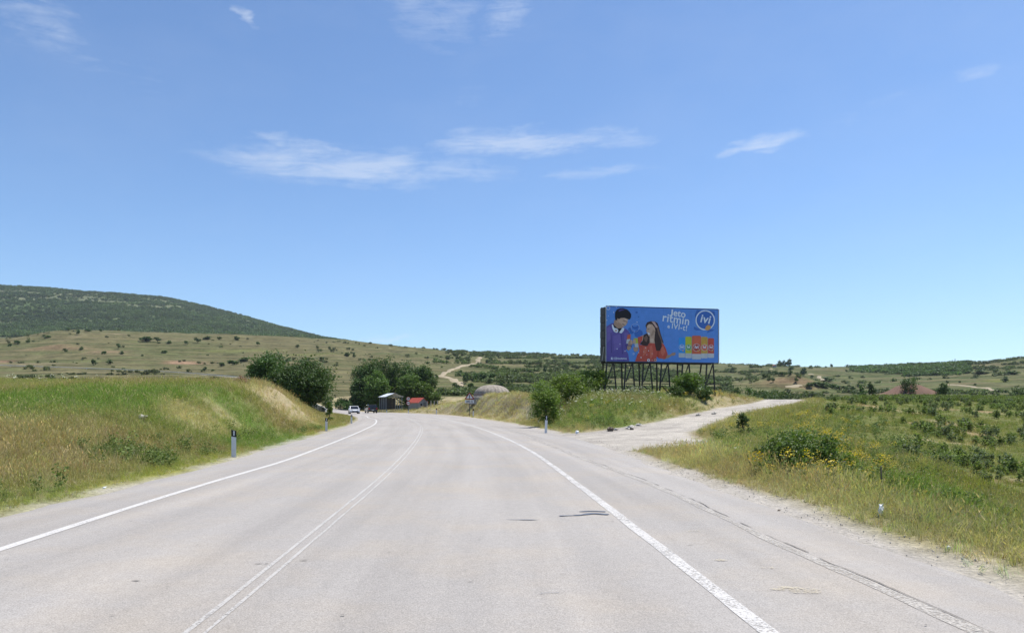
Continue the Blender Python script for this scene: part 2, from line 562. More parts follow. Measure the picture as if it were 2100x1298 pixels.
_ctr = catmull(np.column_stack([(_st[:, 0] + _st[:, 2]) / 2, (_st[:, 1] + _st[:, 3]) / 2, _st]), 1.2)
RC, RL, RR, RZ = _ctr[:, :2], _ctr[:, 2:4], _ctr[:, 4:6], _ctr[:, 6]
RW = np.linalg.norm(RL - RR, axis=1) / 2

# side track climbing to the right: centre, half width, height
TRACK = [((3.0, 30.5), 5.2, 0.0), ((4.6, 35.0), 3.9, .02), ((7.3, 41.2), 2.5, .15), ((10.7, 47.8), 2.0, .42), ((14.3, 54.8), 1.85, .78),
         ((20.0, 63.5), 1.95, 1.38), ((24.3, 70), 1.85, 1.80), ((27.3, 76), 1.8, 2.12), ((29.5, 83), 1.8, 2.1), ((30, 90), 1.8, 1.6)]
_tk = catmull(np.array([[c[0], c[1], w, z] for c, w, z in TRACK]), 0.7)
TC, TW, TZ = _tk[:, :2], _tk[:, 2], _tk[:, 3]


def dist_to(X, Y, C, W):
    """distance outside the edge of a ribbon and index of the nearest station"""
    X, Y = np.asarray(X, float), np.asarray(Y, float)
    best = np.full(X.shape, 1e9)
    idx = np.zeros(X.shape, int)
    near = (Y < 520)
    xs, ys = X[near], Y[near]
    b, ii = np.full(xs.shape, 1e9), np.zeros(xs.shape, int)
    for k in range(len(C)):
        d = np.hypot(xs - C[k, 0], ys - C[k, 1]) - W[k]
        m = d < b
        b[m] = d[m]
        ii[m] = k
    best[near], idx[near] = b, ii
    return best, idx


BUMPS = [  # x, y, radius x, radius y, height: earth mounds and knolls
    (103, 206, 13, 8, 6.6), (114, 209, 9, 7, 5.0), (94, 198, 9, 6, 3.6),
    (152, 430, 22, 20, 5.5), (165, 440, 18, 18, 4.0), (-8.2, 122, 6, 6, 0.4)]


def height(X, Y, detail=True):
    X, Y = np.atleast_1d(np.asarray(X, float)), np.atleast_1d(np.asarray(Y, float))
    z = table_height(X, Y)
    for bx, by, rx, ry, h in BUMPS:
        d = ((X - bx) / rx) ** 2 + ((Y - by) / ry) ** 2
        z = z + h * np.clip(1 - d / 2.2, 0, 1) ** 1.5 * (.75 + .5 * fbm(X, Y, 4.5, int(bx) % 50))
    if detail:
        far = sstep(40, 400, Y)
        z = z + (fbm(X, Y, 3.0, 1) - .5) * 0.28 * (1 - far) + (fbm(X, Y, 9.0, 2) - .5) * 0.4 * sstep(10, 60, Y)
        z = z + (fbm(X, Y, 60.0, 5) - .5) * 6.0 * sstep(350, 800, Y) + (fbm(X, Y, 240.0, 6) - .5) * 22 * sstep(1200, 2200, Y) * (1 - sstep(2300, 2700, Y) * .5)
        # field terraces on the slopes across the valley
        tw = sstep(225, 280, Y) * (1 - sstep(800, 1000, Y))
        st = 2.2 + 1.2 * sstep(350, 700, Y)
        zz = z + (fbm(X, Y, 90, 8) - .5) * 5
        fr = zz / st - np.floor(zz / st)
        z = z + tw * .75 * st * (sstep(.55, .95, fr) - fr)
    dr, ir = dist_to(X, Y, RC, RW)
    zr = RZ[ir]
    wob = (fbm(X, Y, 1.6, 21) - .5) * .5
    soft = 4.5 + 10 * sstep(170, 240, Y)
    w = sstep(0.15, 1.0, dr / soft)
    z = zr * (1 - w) + z * w
    z = z + sstep(-.35, .25, dr + wob) * .03 * (1 - sstep(1, 3, dr)) - .055 * (1 - sstep(-.45, .05, dr + wob)) * (1 + 8 * sstep(150, 220, Y))
    dt, it = dist_to(X, Y, TC, TW)
    w = sstep(0.1, 2.2, dt)
    tz = TZ[it] + (fbm(X, Y, 2.2, 31) - .5) * .05
    onr = sstep(-.4, .6, dr)                          # the track only where the main road ends
    z2 = tz * (1 - w) + z * w
    z = z * (1 - onr) + z2 * onr
    return z


def ground(x, y):
    return float(height([x], [y])[0])


def locate(px, py, y0=6.0, y1=1500.0):
    """first ground point on the line of sight through a pixel of the photograph"""
    Y = np.exp(np.linspace(math.log(y0), math.log(y1), 1500))
    X = (px - CX) / F * Y
    ray = EYE + (HZ - py) / F * Y
    hit = np.nonzero(height(X, Y) >= ray)[0]
    k = hit[0] if len(hit) else len(Y) - 1
    return float(X[k]), float(Y[k]), float(ray[k])


def at(px, Y):
    """ground point at a bearing and a distance"""
    x = (px - CX) / F * Y
    return x, Y, ground(x, Y)


def blob(X, Y, px, py, rx, ry, y0=6.0):
    """soft patch on the ground around what a pixel shows, radii in metres"""
    x, y, _ = locate(px, py, y0)
    n = (fbm(X, Y, max(rx, ry) * .6, int(px) % 37) - .5) * 1.5
    d = np.hypot((X - x) / rx, (Y - y) / ry)
    return 1 - sstep(.45, 1.05, d + n * .6)

# ------------------------------------------------------------------ ground colours
STRAW, DRY, OLIVE = np.array((.36, .305, .185)), np.array((.222, .182, .100)), np.array((.15, .15, .048))
GREEN, DEEP, RED = np.array((.10, .15, .032)), np.array((.05, .09, .022)), np.array((.20, .14, .088))
SAND, GREY, SOIL = np.array((.40, .325, .205)), np.array((.145, .16, .095)), np.array((.30, .195, .115))
TAN, HGREEN, CLAY = np.array((.112, .101, .052)), np.array((.072, .088, .034)), np.array((.21, .135, .088))


def lerp(a, b, t):
    return a + (b - a) * np.asarray(t)[:, None]


def near_colour(X, Y):
    """colour of the growth (and of the soil under it) up to the far side of the fields; also bare-earth amount"""
    dr, ir = dist_to(X, Y, RC, RW)
    dt, _ = dist_to(X, Y, TC, TW)
    left = X < RC[ir, 0]
    n1, n2, n3 = fbm(X, Y, 7, 41), fbm(X, Y, 2.2, 42), fbm(X, Y, 16, 43)
    bare = np.zeros(len(X))
    c = lerp(np.tile(OLIVE, (len(X), 1)), DRY, sstep(.32, .56, n1))
    # ---- left bank and meadow
    L = c.copy()
    L = lerp(L, DRY * .4 + RED * .6, sstep(.46, .62, n2) * .75 * sstep(1.5, 4, dr))
    L = lerp(L, GREEN * .6 + OLIVE * .4, (1 - sstep(.6, 2.6, dr + (n2 - .5) * 2)) * .85)
    L = lerp(L, np.array((.26, .24, .04)), (1 - sstep(.1, .9, dr + (n1 - .5) * 2)) * .55)
    mead = sstep(13, 19, dr + (n1 - .5) * 7) * sstep(-500, -12, -np.abs(Y - 50) * 0 - 0 + X * 0 + 1)
    L = lerp(L, GREEN * .55 + OLIVE * .5, mead * (.5 + .4 * sstep(.35, .6, n3)))
    crest = sstep(56, 66, Y + (n1 - .5) * 14)
    L = lerp(L, lerp(np.tile(OLIVE, (len(X), 1)), DRY, sstep(.42, .6, n2)), crest * .8)
    for px, py, rx, ry, colr, amt in ((400, 912, 2.6, 2.6, RED, .7), (320, 900, 2.2, 3, RED, .5), (240, 905, 3, 3, DRY, .6), (60, 930, 3, 4, DRY, .7),
                                      (600, 880, 2.4, 6, RED, .55), (640, 862, 2.5, 7, DRY, .6), (90, 985, 1.6, 2, DRY, .5),
                                      (285, 940, 1.1, 1.6, DEEP, .8), (530, 905, 1.6, 3, GREEN, .7),
                                      (130, 830, 6, 3, DEEP, .35), (300, 815, 14, 8, GREEN, .8), (60, 835, 9, 8, GREEN, .7), (430, 803, 6, 5, GREEN, .6)):
        L = lerp(L, colr, blob(X, Y, px, py, rx, ry) * amt)
    for px, py, rx, ry, amt in ((405, 855, 1.7, 2.4, .75), (380, 866, 1.2, 1.8, .6), (450, 845, 1.2, 1.8, .6), (560, 820, 2.0, 4.5, 1), (600, 835, 1.8, 4.5, 1),
                                (535, 806, 1.5, 3.0, .8), (625, 848, 1.2, 4, .7), (470, 868, 1.2, 2, .5)):
        b = blob(X, Y, px, py, rx, ry) * amt
        L = lerp(L, SAND * .3 + STRAW * .3 + DRY * .4, b * .85)
        bare = np.maximum(bare, b * left * (.6 + .4 * sstep(.48, .58, n2)))
    # ---- right side
    R = lerp(np.tile(OLIVE, (len(X), 1)), GREEN, sstep(.45, .6, n1) * .6)
    R = lerp(R, GREY, sstep(.5, .62, fbm(X, Y, 5, 47)) * .7)
    R = lerp(R, STRAW * .6 + DRY * .4, sstep(.55, .68, n2) * .45)
    R = lerp(R, RED * .5 + DRY * .5, sstep(.54, .64, fbm(X, Y, 2.6, 49)) * .55)
    verge = 1 - sstep(.8, 3.2, np.minimum(dr, dt) + (n1 - .5) * 3)
    R = lerp(R, STRAW * .5 + DRY * .5, verge * (.25 + .55 * sstep(.42, .6, n1)))
    bank = sstep(0, 1, (Y - 58) / 14) * (X < (1085 - CX) / F * Y)
    R = lerp(R, lerp(np.tile(STRAW, (len(X), 1)), DRY, sstep(.4, .6, n2)), bank * .85)
    field = sstep(9.5, 12.5, X - 4.15 + (n1 - .5) * 2) * (X > (1690 - CX) / F * Y)
    R = lerp(R, OLIVE * .62 + GREEN * .25, field * .85)
    soil = field * sstep(.57, .70, fbm(X, Y, 3.2, 48)) * (Y < 75)
    R = lerp(R, lerp(np.tile(SOIL, (len(X), 1)), STRAW * .7 + DRY * .3, sstep(.4, .6, n2)), soil * .8)
    bare = np.maximum(bare, soil * .75 * ~left)
    for px, py, rx, ry, colr, amt in ((1400, 935, 2.2, 3.0, STRAW, .9), (1350, 930, 1.4, 3, DRY, .7), (1470, 960, 1.8, 1.6, DRY, .6), (1480, 975, 1.3, 1.2, RED, .5),
                                      (1720, 1005, 1.8, 1.4, STRAW * .6 + DRY * .4, .8), (1640, 1000, 2, 1.4, DRY, .5),
                                      (1860, 1000, 2.6, 2.6, GREEN, .85), (1920, 1040, 2, 2, GREEN, .6), (1980, 1090, 1.6, 1.4, DEEP, .3),
                                      (1560, 905, 3, 4, GREEN, .6), (1250, 870, 3.5, 3, GREEN, .75), (1190, 850, 3, 5, GREEN, .55), (1330, 850, 5, 4, GREEN, .4),
                                      (1500, 818, 6, 7, DRY, .7), (1440, 812, 5, 5, STRAW, .4), (1700, 815, 8, 14, STRAW * .5 + DRY * .5, .7)):
        R = lerp(R, colr, blob(X, Y, px, py, rx, ry) * amt)
    C = np.where(left[:, None], L, R)
    # gravel strip along the right verge and shaved earth along both
    gr = (1 - sstep(.05, .4, dr + np.where(left, .22, 0) + (n2 - .5) * .7))
    C = lerp(C, np.array((.37, .34, .30)), gr * np.where(left, .8, 1.0))
    bare = np.maximum(bare, gr)
    trk = (1 - sstep(-.3, .35, dt + (n2 - .5) * .9)) * (dr > -.5)
    tex = sstep(.35, .65, fbm(X, Y, 1.3, 52, 5)) * .6 + sstep(.45, .6, fbm(X * 1.6 - Y * .8, X * .1 + Y * .2, 1.2, 53)) * .4
    C = lerp(C, lerp(np.tile(np.array((.30, .275, .245)), (len(X), 1)), np.array((.42, .385, .335)), tex), trk)
    bare = np.maximum(bare, trk)
    # red spoil heap across the field, worn bank crown
    for bx, by, rx, ry, h in BUMPS[:3]:
        m = 1 - sstep(.9, 1.5, np.hypot((X - bx) / rx, (Y - by) / ry) + (n1 - .5))
        C = lerp(C, lerp(np.tile(np.array((.165, .105, .078)), (len(X), 1)), np.array((.22, .19, .145)), sstep(.3, .7, n1) * (by < 203)), m)
        bare = np.maximum(bare, m)
    return C, np.clip(bare, 0, 1)


def far_colour(X, Y):
    col = X / np.maximum(Y, 1) * F + CX
    g = sstep(700, 1250, col + (fbm(X, Y, 140, 60) - .5) * 500)
    n = fbm(X, Y, 45, 61)
    C = lerp(np.tile(TAN, (len(X), 1)), HGREEN, np.clip(.15 + .6 * g + sstep(.46, .64, n) * .5, 0, 1))
    C = lerp(C, TAN * 1.15 + .012, sstep(.56, .7, fbm(X, Y, 70, 62)) * .6 * sstep(1200, 400, col * 0 + Y * 0 + 800))
    for px, py, rx, ry, colr, amt in ((385, 746, 26, 16, CLAY, 1), (60, 748, 34, 10, SAND * .62, .9), (15, 738, 14, 12, CLAY, .9), (110, 714, 50, 9, CLAY, .6),
                                      (220, 720, 20, 8, CLAY, .6), (235, 684, 10, 12, SAND * .7, .6), (140, 696, 8, 12, SAND * .6, .4), (330, 728, 30, 10, HGREEN, .5),
                                      (1010, 742, 55, 30, TAN, .9), (1060, 748, 40, 14, TAN * 1.1, .8), (1620, 785, 26, 12, CLAY * .9, .7), (1990, 785, 20, 12, CLAY, .5),
                                      (1750, 760, 90, 60, TAN, .7), (1990, 755, 80, 40, TAN, .7), (2060, 745, 60, 40, TAN, .6), (2045, 779, 12, 10, np.array((.17, .19, .03)), .8),
                                      (470, 722, 50, 14, np.array((.10, .115, .036)), .7), (640, 727, 30, 12, np.array((.11, .125, .036)), .7)):
        C = lerp(C, colr, blob(X, Y, px, py, rx, ry, 230) * amt)
    # valley floor fields
    v = sstep(360, 250, Y) * sstep(1200, 1500, col)
    C = lerp(C, np.array((.085, .11, .042)), v * .8)
    m = sstep(1000, 1500, Y)
    rock = sstep(.52, .68, fbm(X, Y, 90, 66)) * .4
    M = lerp(np.tile(np.array((.066, .094, .037)), (len(X), 1)), np.array((.19, .175, .12)), rock)
    return C * (1 - m)[:, None] + M * m[:, None]


def spaced(lo, hi, fine, grow):
    out, p, d = [lo], lo, fine
    while p < hi:
        d = d * (1 + grow)
        p += d
        out.append(p)
    return out


yl = [-40, -30, -20, -12, -6, -2] + list(np.arange(0, 62, .4)) + spaced(62.2, 4500, .45, .019)
xr = list(np.arange(0, 26, .4)) + spaced(26, 4200, .45, .021)
xl = sorted([-v for v in xr[1:]])
XS, YS = np.array(xl + xr), np.array(yl)
GX, GY = np.meshgrid(XS, YS)
nx, ny = len(XS), len(YS)
keep_v = np.abs(GX) < 1.05 * np.maximum(GY, 0) + 45
Z = np.zeros(GX.shape)
Z[keep_v] = height(GX[keep_v], GY[keep_v])
jj, ii = np.meshgrid(np.arange(ny - 1), np.arange(nx - 1), indexing='ij')
kf = keep_v[jj, ii] & keep_v[jj + 1, ii] & keep_v[jj, ii + 1] & keep_v[jj + 1, ii + 1]


def terrain_piece(name, y0, y1, mat, colour, label):
    r0, r1 = np.searchsorted(YS, y0), min(np.searchsorted(YS, y1), ny - 1)
    m = kf & (jj >= r0) & (jj < r1)
    a = jj[m] * nx + ii[m]
    faces = np.column_stack([a, a + 1, a + 1 + nx, a + nx])
    used, inv = np.unique(faces, return_inverse=True)
    V = np.column_stack([GX.ravel()[used], GY.ravel()[used], Z.ravel()[used]])
    me = fast_mesh(name, V, inv.reshape(faces.shape), mat, True)
    res = colour(V[:, 0], V[:, 1])
    C, bare = res if isinstance(res, tuple) else (res, np.zeros(len(V)))
    color_attr(me, np.column_stack([C, bare]))
    o = link(bpy.data.objects.new(name, me))
    return tag(o, label, None, None, 'structure')


def ground_material():
    m, N, L, b = new_mat("earth_and_turf")
    at = N.new('ShaderNodeAttribute')
    at.attribute_name = 'col'
    geo = N.new('ShaderNodeNewGeometry')
    n1 = N.new('ShaderNodeTexNoise')
    n1.inputs['Scale'].default_value, n1.inputs['Detail'].default_value, n1.inputs['Roughness'].default_value = 2.4, 8, .7
    L.new(geo.outputs['Position'], n1.inputs['Vector'])
    n2 = N.new('ShaderNodeTexNoise')
    n2.inputs['Scale'].default_value, n2.inputs['Detail'].default_value = 17, 5
    L.new(geo.outputs['Position'], n2.inputs['Vector'])
    r = N.new('ShaderNodeMapRange')
    r.inputs[1].default_value, r.inputs[2].default_value = .3, .7
    r.inputs[3].default_value, r.inputs[4].default_value = .6, 1.35
    L.new(n1.outputs[0], r.inputs[0])
    r2 = N.new('ShaderNodeMapRange')
    r2.inputs[1].default_value, r2.inputs[2].default_value = .3, .7
    r2.inputs[3].default_value, r2.inputs[4].default_value = .72, 1.25
    L.new(n2.outputs[0], r2.inputs[0])
    mu = N.new('ShaderNodeMath')
    mu.operation = 'MULTIPLY'
    L.new(r.outputs[0], mu.inputs[0])
    L.new(r2.outputs[0], mu.inputs[1])
    # bare places vary less
    mf = N.new('ShaderNodeMix')
    L.new(at.outputs['Alpha'], mf.inputs[0])
    L.new(mu.outputs[0], mf.inputs[2])
    sq = N.new('ShaderNodeMath')
    sq.operation = 'POWER'
    sq.inputs[1].default_value = .55
    L.new(mu.outputs[0], sq.inputs[0])
    L.new(sq.outputs[0], mf.inputs[3])
    mx = N.new('ShaderNodeMix')
    mx.data_type, mx.blend_type = 'RGBA', 'MULTIPLY'
    mx.inputs[0].default_value = 1
    L.new(at.outputs['Color'], mx.inputs[6])
    L.new(mf.outputs[0], mx.inputs[7])
    L.new(mx.outputs[2], b.inputs['Base Color'])
    b.inputs['Roughness'].default_value, b.inputs['Specular IOR Level'].default_value = .95, .08
    bp = N.new('ShaderNodeBump')
    bp.inputs['Strength'].default_value, bp.inputs['Distance'].default_value = .6, .06
    L.new(mu.outputs[0], bp.inputs['Height'])
    L.new(bp.outputs[0], b.inputs['Normal'])
    return m


def hill_material(name, stripes):
    m, N, L, b = new_mat(name)
    at = N.new('ShaderNodeAttribute')
    at.attribute_name = 'col'
    geo = N.new('ShaderNodeNewGeometry')

    def noise(scale, detail=5, rough=.6, vec=None):
        n = N.new('ShaderNodeTexNoise')
        n.inputs['Scale'].default_value, n.inputs['Detail'].default_value, n.inputs['Roughness'].default_value = scale, detail, rough
        L.new(vec or geo.outputs['Position'], n.inputs['Vector'])
        return n.outputs[0]

    def rng_(x, a, c, d, e):
        r = N.new('ShaderNodeMapRange')
        r.inputs[1].default_value, r.inputs[2].default_value, r.inputs[3].default_value, r.inputs[4].default_value = a, c, d, e
        L.new(x, r.inputs[0])
        return r.outputs[0]

    def mth(op, a, b_):
        n = N.new('ShaderNodeMath')
        n.operation = op
        for i, v in enumerate((a, b_)):
            if isinstance(v, (int, float)):
                n.inputs[i].default_value = v
            else:
                L.new(v, n.inputs[i])
        return n.outputs[0]
    col = at.outputs['Color']
    v1 = rng_(noise(.07, 8, .75), .32, .68, .5, 1.5)
    v2 = rng_(noise(.5, 5, .7), .3, .7, .65, 1.35)
    val = mth('MULTIPLY', v1, v2)
    mx = N.new('ShaderNodeMix')
    mx.data_type, mx.blend_type = 'RGBA', 'MULTIPLY'
    mx.inputs[0].default_value = 1
    L.new(col, mx.inputs[6])
    L.new(val, mx.inputs[7])
    out = mx.outputs[2]
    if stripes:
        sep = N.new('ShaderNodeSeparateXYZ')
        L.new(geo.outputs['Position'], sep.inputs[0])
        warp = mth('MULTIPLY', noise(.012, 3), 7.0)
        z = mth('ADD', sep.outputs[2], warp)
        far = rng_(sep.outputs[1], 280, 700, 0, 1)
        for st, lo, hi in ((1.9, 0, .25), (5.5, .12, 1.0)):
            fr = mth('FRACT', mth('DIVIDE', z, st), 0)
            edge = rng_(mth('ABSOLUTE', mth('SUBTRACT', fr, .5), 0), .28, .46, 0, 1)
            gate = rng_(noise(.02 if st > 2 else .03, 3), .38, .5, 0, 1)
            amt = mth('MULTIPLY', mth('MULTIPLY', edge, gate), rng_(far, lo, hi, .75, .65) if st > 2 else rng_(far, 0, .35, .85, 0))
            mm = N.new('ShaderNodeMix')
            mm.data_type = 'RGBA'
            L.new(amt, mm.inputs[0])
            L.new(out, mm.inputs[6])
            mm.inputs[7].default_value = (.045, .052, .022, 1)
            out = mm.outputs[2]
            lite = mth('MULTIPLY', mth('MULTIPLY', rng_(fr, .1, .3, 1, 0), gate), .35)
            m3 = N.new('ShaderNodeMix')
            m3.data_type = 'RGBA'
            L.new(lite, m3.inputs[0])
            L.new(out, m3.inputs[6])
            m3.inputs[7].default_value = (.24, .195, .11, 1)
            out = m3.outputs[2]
    L.new(out, b.inputs['Base Color'])
    b.inputs['Roughness'].default_value, b.inputs['Specular IOR Level'].default_value = 1.0, .03
    return m


terrain_piece('ground', -50, 236, ground_material(), near_colour, 'grassy banks, mound and fields on both sides of the road')
terrain_piece('hills', 236, 1250, hill_material("terraced_hillside", True), far_colour, 'terraced tan and green hillsides across the valley')
terrain_piece('mountain', 1250, 4500, hill_material("mountainside", False), far_colour, 'dark green scrub covered mountain behind the hills')

# ------------------------------------------------------------------ roads


def asphalt(name, base, warm):
    m, N, L, b = new_mat(name)
    geo = N.new('ShaderNodeNewGeometry')
    uv = N.new('ShaderNodeAttribute')
    uv.attribute_name = 'across'

    def noise(scale, detail=4, rough=.6, vec=None, dist=0):
        n = N.new('ShaderNodeTexNoise')
        n.inputs['Scale'].default_value, n.inputs['Detail'].default_value = scale, detail
        n.inputs['Roughness'].default_value, n.inputs['Distortion'].default_value = rough, dist
        L.new(vec or geo.outputs['Position'], n.inputs['Vector'])
        return n.outputs[0]

    def rr(x, a, c, d, e):
        r = N.new('ShaderNodeMapRange')
        r.inputs[1].default_value, r.inputs[2].default_value, r.inputs[3].default_value, r.inputs[4].default_value = a, c, d, e
        L.new(x, r.inputs[0])
        return r.outputs[0]

    def mul(a, c, op='MULTIPLY'):
        n = N.new('ShaderNodeMath')
        n.operation = op
        for i, v in enumerate((a, c)):
            if isinstance(v, (int, float)):
                n.inputs[i].default_value = v
            else:
                L.new(v, n.inputs[i])
        return n.outputs[0]
    speck = rr(noise(85, 3, .75), .3, .7, .66, 1.34)
    mid = rr(noise(7, 5, .65), .3, .7, .96, 1.04)
    # long streaks left by tyres follow the lanes
    cb = N.new('ShaderNodeCombineXYZ')
    L.new(uv.outputs['Vector'], cb.inputs[0])
    sp = N.new('ShaderNodeSeparateXYZ')
    L.new(uv.outputs['Vector'], sp.inputs[0])
    cb2 = N.new('ShaderNodeCombineXYZ')
    L.new(sp.outputs[0], cb2.inputs[0])
    L.new(mul(sp.outputs[1], .035), cb2.inputs[1])
    streak = rr(noise(1.2, 4, .55, cb2.outputs[0]), .3, .7, .87, 1.12)
    broad = rr(noise(.16, 4, .55), .3, .7, .95, 1.06)
    v = mul(mul(speck, mid), mul(streak, broad))
    warmth = rr(noise(.5, 5, .6), .45, .65, 0, warm)
    c = N.new('ShaderNodeMix')
    c.data_type = 'RGBA'
    L.new(warmth, c.inputs[0])
    c.inputs[6].default_value = (*base, 1)
    c.inputs[7].default_value = (base[0] * 1.16, base[1] * 1.06, base[2] * .90, 1)
    mx = N.new('ShaderNodeMix')
    mx.data_type, mx.blend_type = 'RGBA', 'MULTIPLY'
    mx.inputs[0].default_value = 1
    L.new(c.outputs[2], mx.inputs[6])
    L.new(v, mx.inputs[7])
    # pale dust on the shoulders (across = metres from the middle)
    L.new(mx.outputs[2], b.inputs['Base Color'])
    b.inputs['Roughness'].default_value, b.inputs['Specular IOR Level'].default_value = .85, .25
    bp = N.new('ShaderNodeBump')
    bp.inputs['Strength'].default_value, bp.inputs['Distance'].default_value = .35, .006
    L.new(speck, bp.inputs['Height'])
    L.new(bp.outputs[0], b.inputs['Normal'])
    return m


def worn_paint(name, c, wear):
    """road paint, chipped through to the asphalt by real holes in its cover"""
    m, N, L, b = new_mat(name)
    geo = N.new('ShaderNodeNewGeometry')
    n = N.new('ShaderNodeTexNoise')
    n.inputs['Scale'].default_value, n.inputs['Detail'].default_value, n.inputs['Roughness'].default_value = 38, 5, .75
    L.new(geo.outputs['Position'], n.inputs['Vector'])
    n2 = N.new('ShaderNodeTexNoise')
    n2.inputs['Scale'].default_value, n2.inputs['Detail'].default_value = 1.7, 3
    L.new(geo.outputs['Position'], n2.inputs['Vector'])
    a = N.new('ShaderNodeMath')
    a.operation = 'MULTIPLY_ADD'
    L.new(n2.outputs[0], a.inputs[0])
    a.inputs[1].default_value = .25
    L.new(n.outputs[0], a.inputs[2])
    r = N.new('ShaderNodeMapRange')
    r.inputs[1].default_value, r.inputs[2].default_value = wear - .10, wear + .10
    L.new(a.outputs[0], r.inputs[0])
    tr = N.new('ShaderNodeBsdfTransparent')
    ms = N.new('ShaderNodeMixShader')
    L.new(r.outputs[0], ms.inputs[0])
    L.new(tr.outputs[0], ms.inputs[1])
    L.new(b.outputs[0], ms.inputs[2])
    L.new(ms.outputs[0], N['Material Output'].inputs['Surface'])
    b.inputs['Base Color'].default_value = (*c, 1)
    b.inputs['Roughness'].default_value = .7
    return m


def ribbon(name, A, B, z, mat, parent=None, across=None):
    """sheet between two polylines"""
    n = len(A)
    z = np.broadcast_to(z, (n,))
    V = np.empty((2 * n, 3))
    V[0::2, :2], V[1::2, :2] = A, B
    V[0::2, 2], V[1::2, 2] = z, z
    k = np.arange(n - 1) * 2
    me = fast_mesh(name, V, np.column_stack([k, k + 1, k + 3, k + 2]), mat, True)
    o = link(bpy.data.objects.new(name, me), parent)
    return o


def road_sheet():
    n = len(RL)
    ts = np.linspace(0, 1, 13)
    V, AC = [], []
    s = np.concatenate([[0], np.cumsum(np.linalg.norm(np.diff(RC, axis=0), axis=1))])
    for t in ts:
        P = RL * (1 - t) + RR * t
        zz = RZ + .004
        V.append(np.column_stack([P, zz]))
        AC.append(np.column_stack([(t - .5) * 2 * RW, s, np.zeros(n)]))
    V, AC = np.array(V), np.array(AC)
    # broken, wandering outer edges
    for k, sg in ((0, -1), (len(ts) - 1, 1)):
        d = (RR - RL) / (2 * RW[:, None])
        V[k, :, :2] += d * sg * ((fbm(s, s * 0 + k * 50, 2.5, 71) - .5) * .35)[:, None]
        V[k, :, 2] -= .03
    a = np.arange(n - 1)
    faces = np.concatenate([np.column_stack([k * n + a, (k + 1) * n + a, (k + 1) * n + a + 1, k * n + a + 1]) for k in range(len(ts) - 1)])
    me = fast_mesh('road', V.reshape(-1, 3), faces, asphalt('old_pale_asphalt', (.30, .280, .260), .4), True)
    at_ = me.attributes.new('across', 'FLOAT_VECTOR', 'POINT')
    at_.data.foreach_set('vector', AC.reshape(-1, 3).astype(np.float32).ravel())
    o = link(bpy.data.objects.new('road', me))
    return tag(o, 'pale grey asphalt road curving away to the left', None, None, 'structure')


road = road_sheet()
PAINT = worn_paint('white_edge_paint', (.50, .48, .455), .475)
PAINT_WORN = worn_paint('worn_white_paint', (.50, .48, .455), .555)
PAINT_FAINT = worn_paint('faint_white_paint', (.40, .38, .355), .51)
DUST = worn_paint('pale_worn_seam', (.385, .355, .315), .585)


def line_from(pts, step=.5):
    return catmull(np.array(pts, float), step)


def offset_line(P, d):
    T = np.gradient(P, axis=0)
    T /= np.linalg.norm(T, axis=1)[:, None]
    return P + np.column_stack([T[:, 1], -T[:, 0]]) * np.asarray(d).reshape(-1, 1)


def stripe(name, P, w, z, mat, ragged=0.0, seed=0):
    s = np.concatenate([[0], np.cumsum(np.linalg.norm(np.diff(P, axis=0), axis=1))])
    r1 = (fbm(s, s * 0 + seed, .8, 80 + seed, 5) - .5) * 2 * ragged
    r2 = (fbm(s, s * 0 + seed + 40, .8, 90 + seed, 5) - .5) * 2 * ragged
    return ribbon(name, offset_line(P, -w / 2 + r1), offset_line(P, w / 2 + r2), z, mat, road)


left_line = line_from([(-4.6, -30), (-5.05, 2)] + [on_flat(*p) for p in ((0, 1127), (207, 1060), (414, 995), (580, 946), (646, 922), (712, 896), (750, 879.5), (768, 870), (772, 864), (768, 859.5))] +
                      [(-17.6, 93), (-21, 109), (-26.2, 128), (-33.8, 150), (-44, 172.5), (-57.6, 197)])
mid_line = line_from([(-1.7, -30), (-2.0, 1)] + [on_flat(*p) for p in ((398, 1298), (539, 1183), (700, 1050), (760, 1000), (808, 956), (846, 914), (861, 891), (864, 877))] + [(-7.8, 63), (-9.6, 74), (-12, 88), (-15.2, 104), (-20.5, 126)])
right_line = line_from([(2.0, -30), (1.85, 1)] + [on_flat(*p) for p in ((1577, 1298), (1370, 1136), (1200, 1005), (1090, 926), (1000, 884), (945, 867))] +
                       [(-6.3, 77), (-9.0, 93), (-12.5, 112), (-17.6, 132), (-25, 154), (-36, 176)])
seam = line_from([(3.35, -30), (3.2, 2)] + [on_flat(*p) for p in ((1871, 1225), (1624, 1120), (1376, 1006), (1254, 960), (1170, 929), (1110, 905), (1050, 881))] + [(-1.9, 63), (-4.2, 78), (-7.6, 98), (-11.4, 116)])
stripe('edge_line', left_line, .125, .008, PAINT, .01, 1)
stripe('edge_line', right_line, .13, .008, PAINT_WORN, .018, 2)
stripe('centre_line', offset_line(mid_line, -.055), .042, .008, PAINT_FAINT, .008, 3)
stripe('centre_line', offset_line(mid_line, .075), .032, .008, PAINT_FAINT, .012, 4)
stripe('worn_seam', offset_line(seam, -.09), .12, .008, DUST, .06, 5)
CRACK = plain('open_crack', (.15, .138, .125), .95, var=.3, scale=20)
TAR = plain('tar_seal', (.105, .115, .14), .5, var=.25, scale=12)


def crack(name, P, w, seed, mat, gaps=.42):
    s = np.concatenate([[0], np.cumsum(np.linalg.norm(np.diff(P, axis=0), axis=1))])
    ww = w * np.clip((fbm(s, s * 0 + seed, .5, 100 + seed, 4) - gaps) * 4, .02, 1)
    P = P + np.column_stack([(fbm(s, s * 0 + 7, .9, 110 + seed) - .5) * .12, np.zeros(len(s))])
    return ribbon(name, offset_line(P, -ww / 2), offset_line(P, ww / 2), .0125, mat, road)


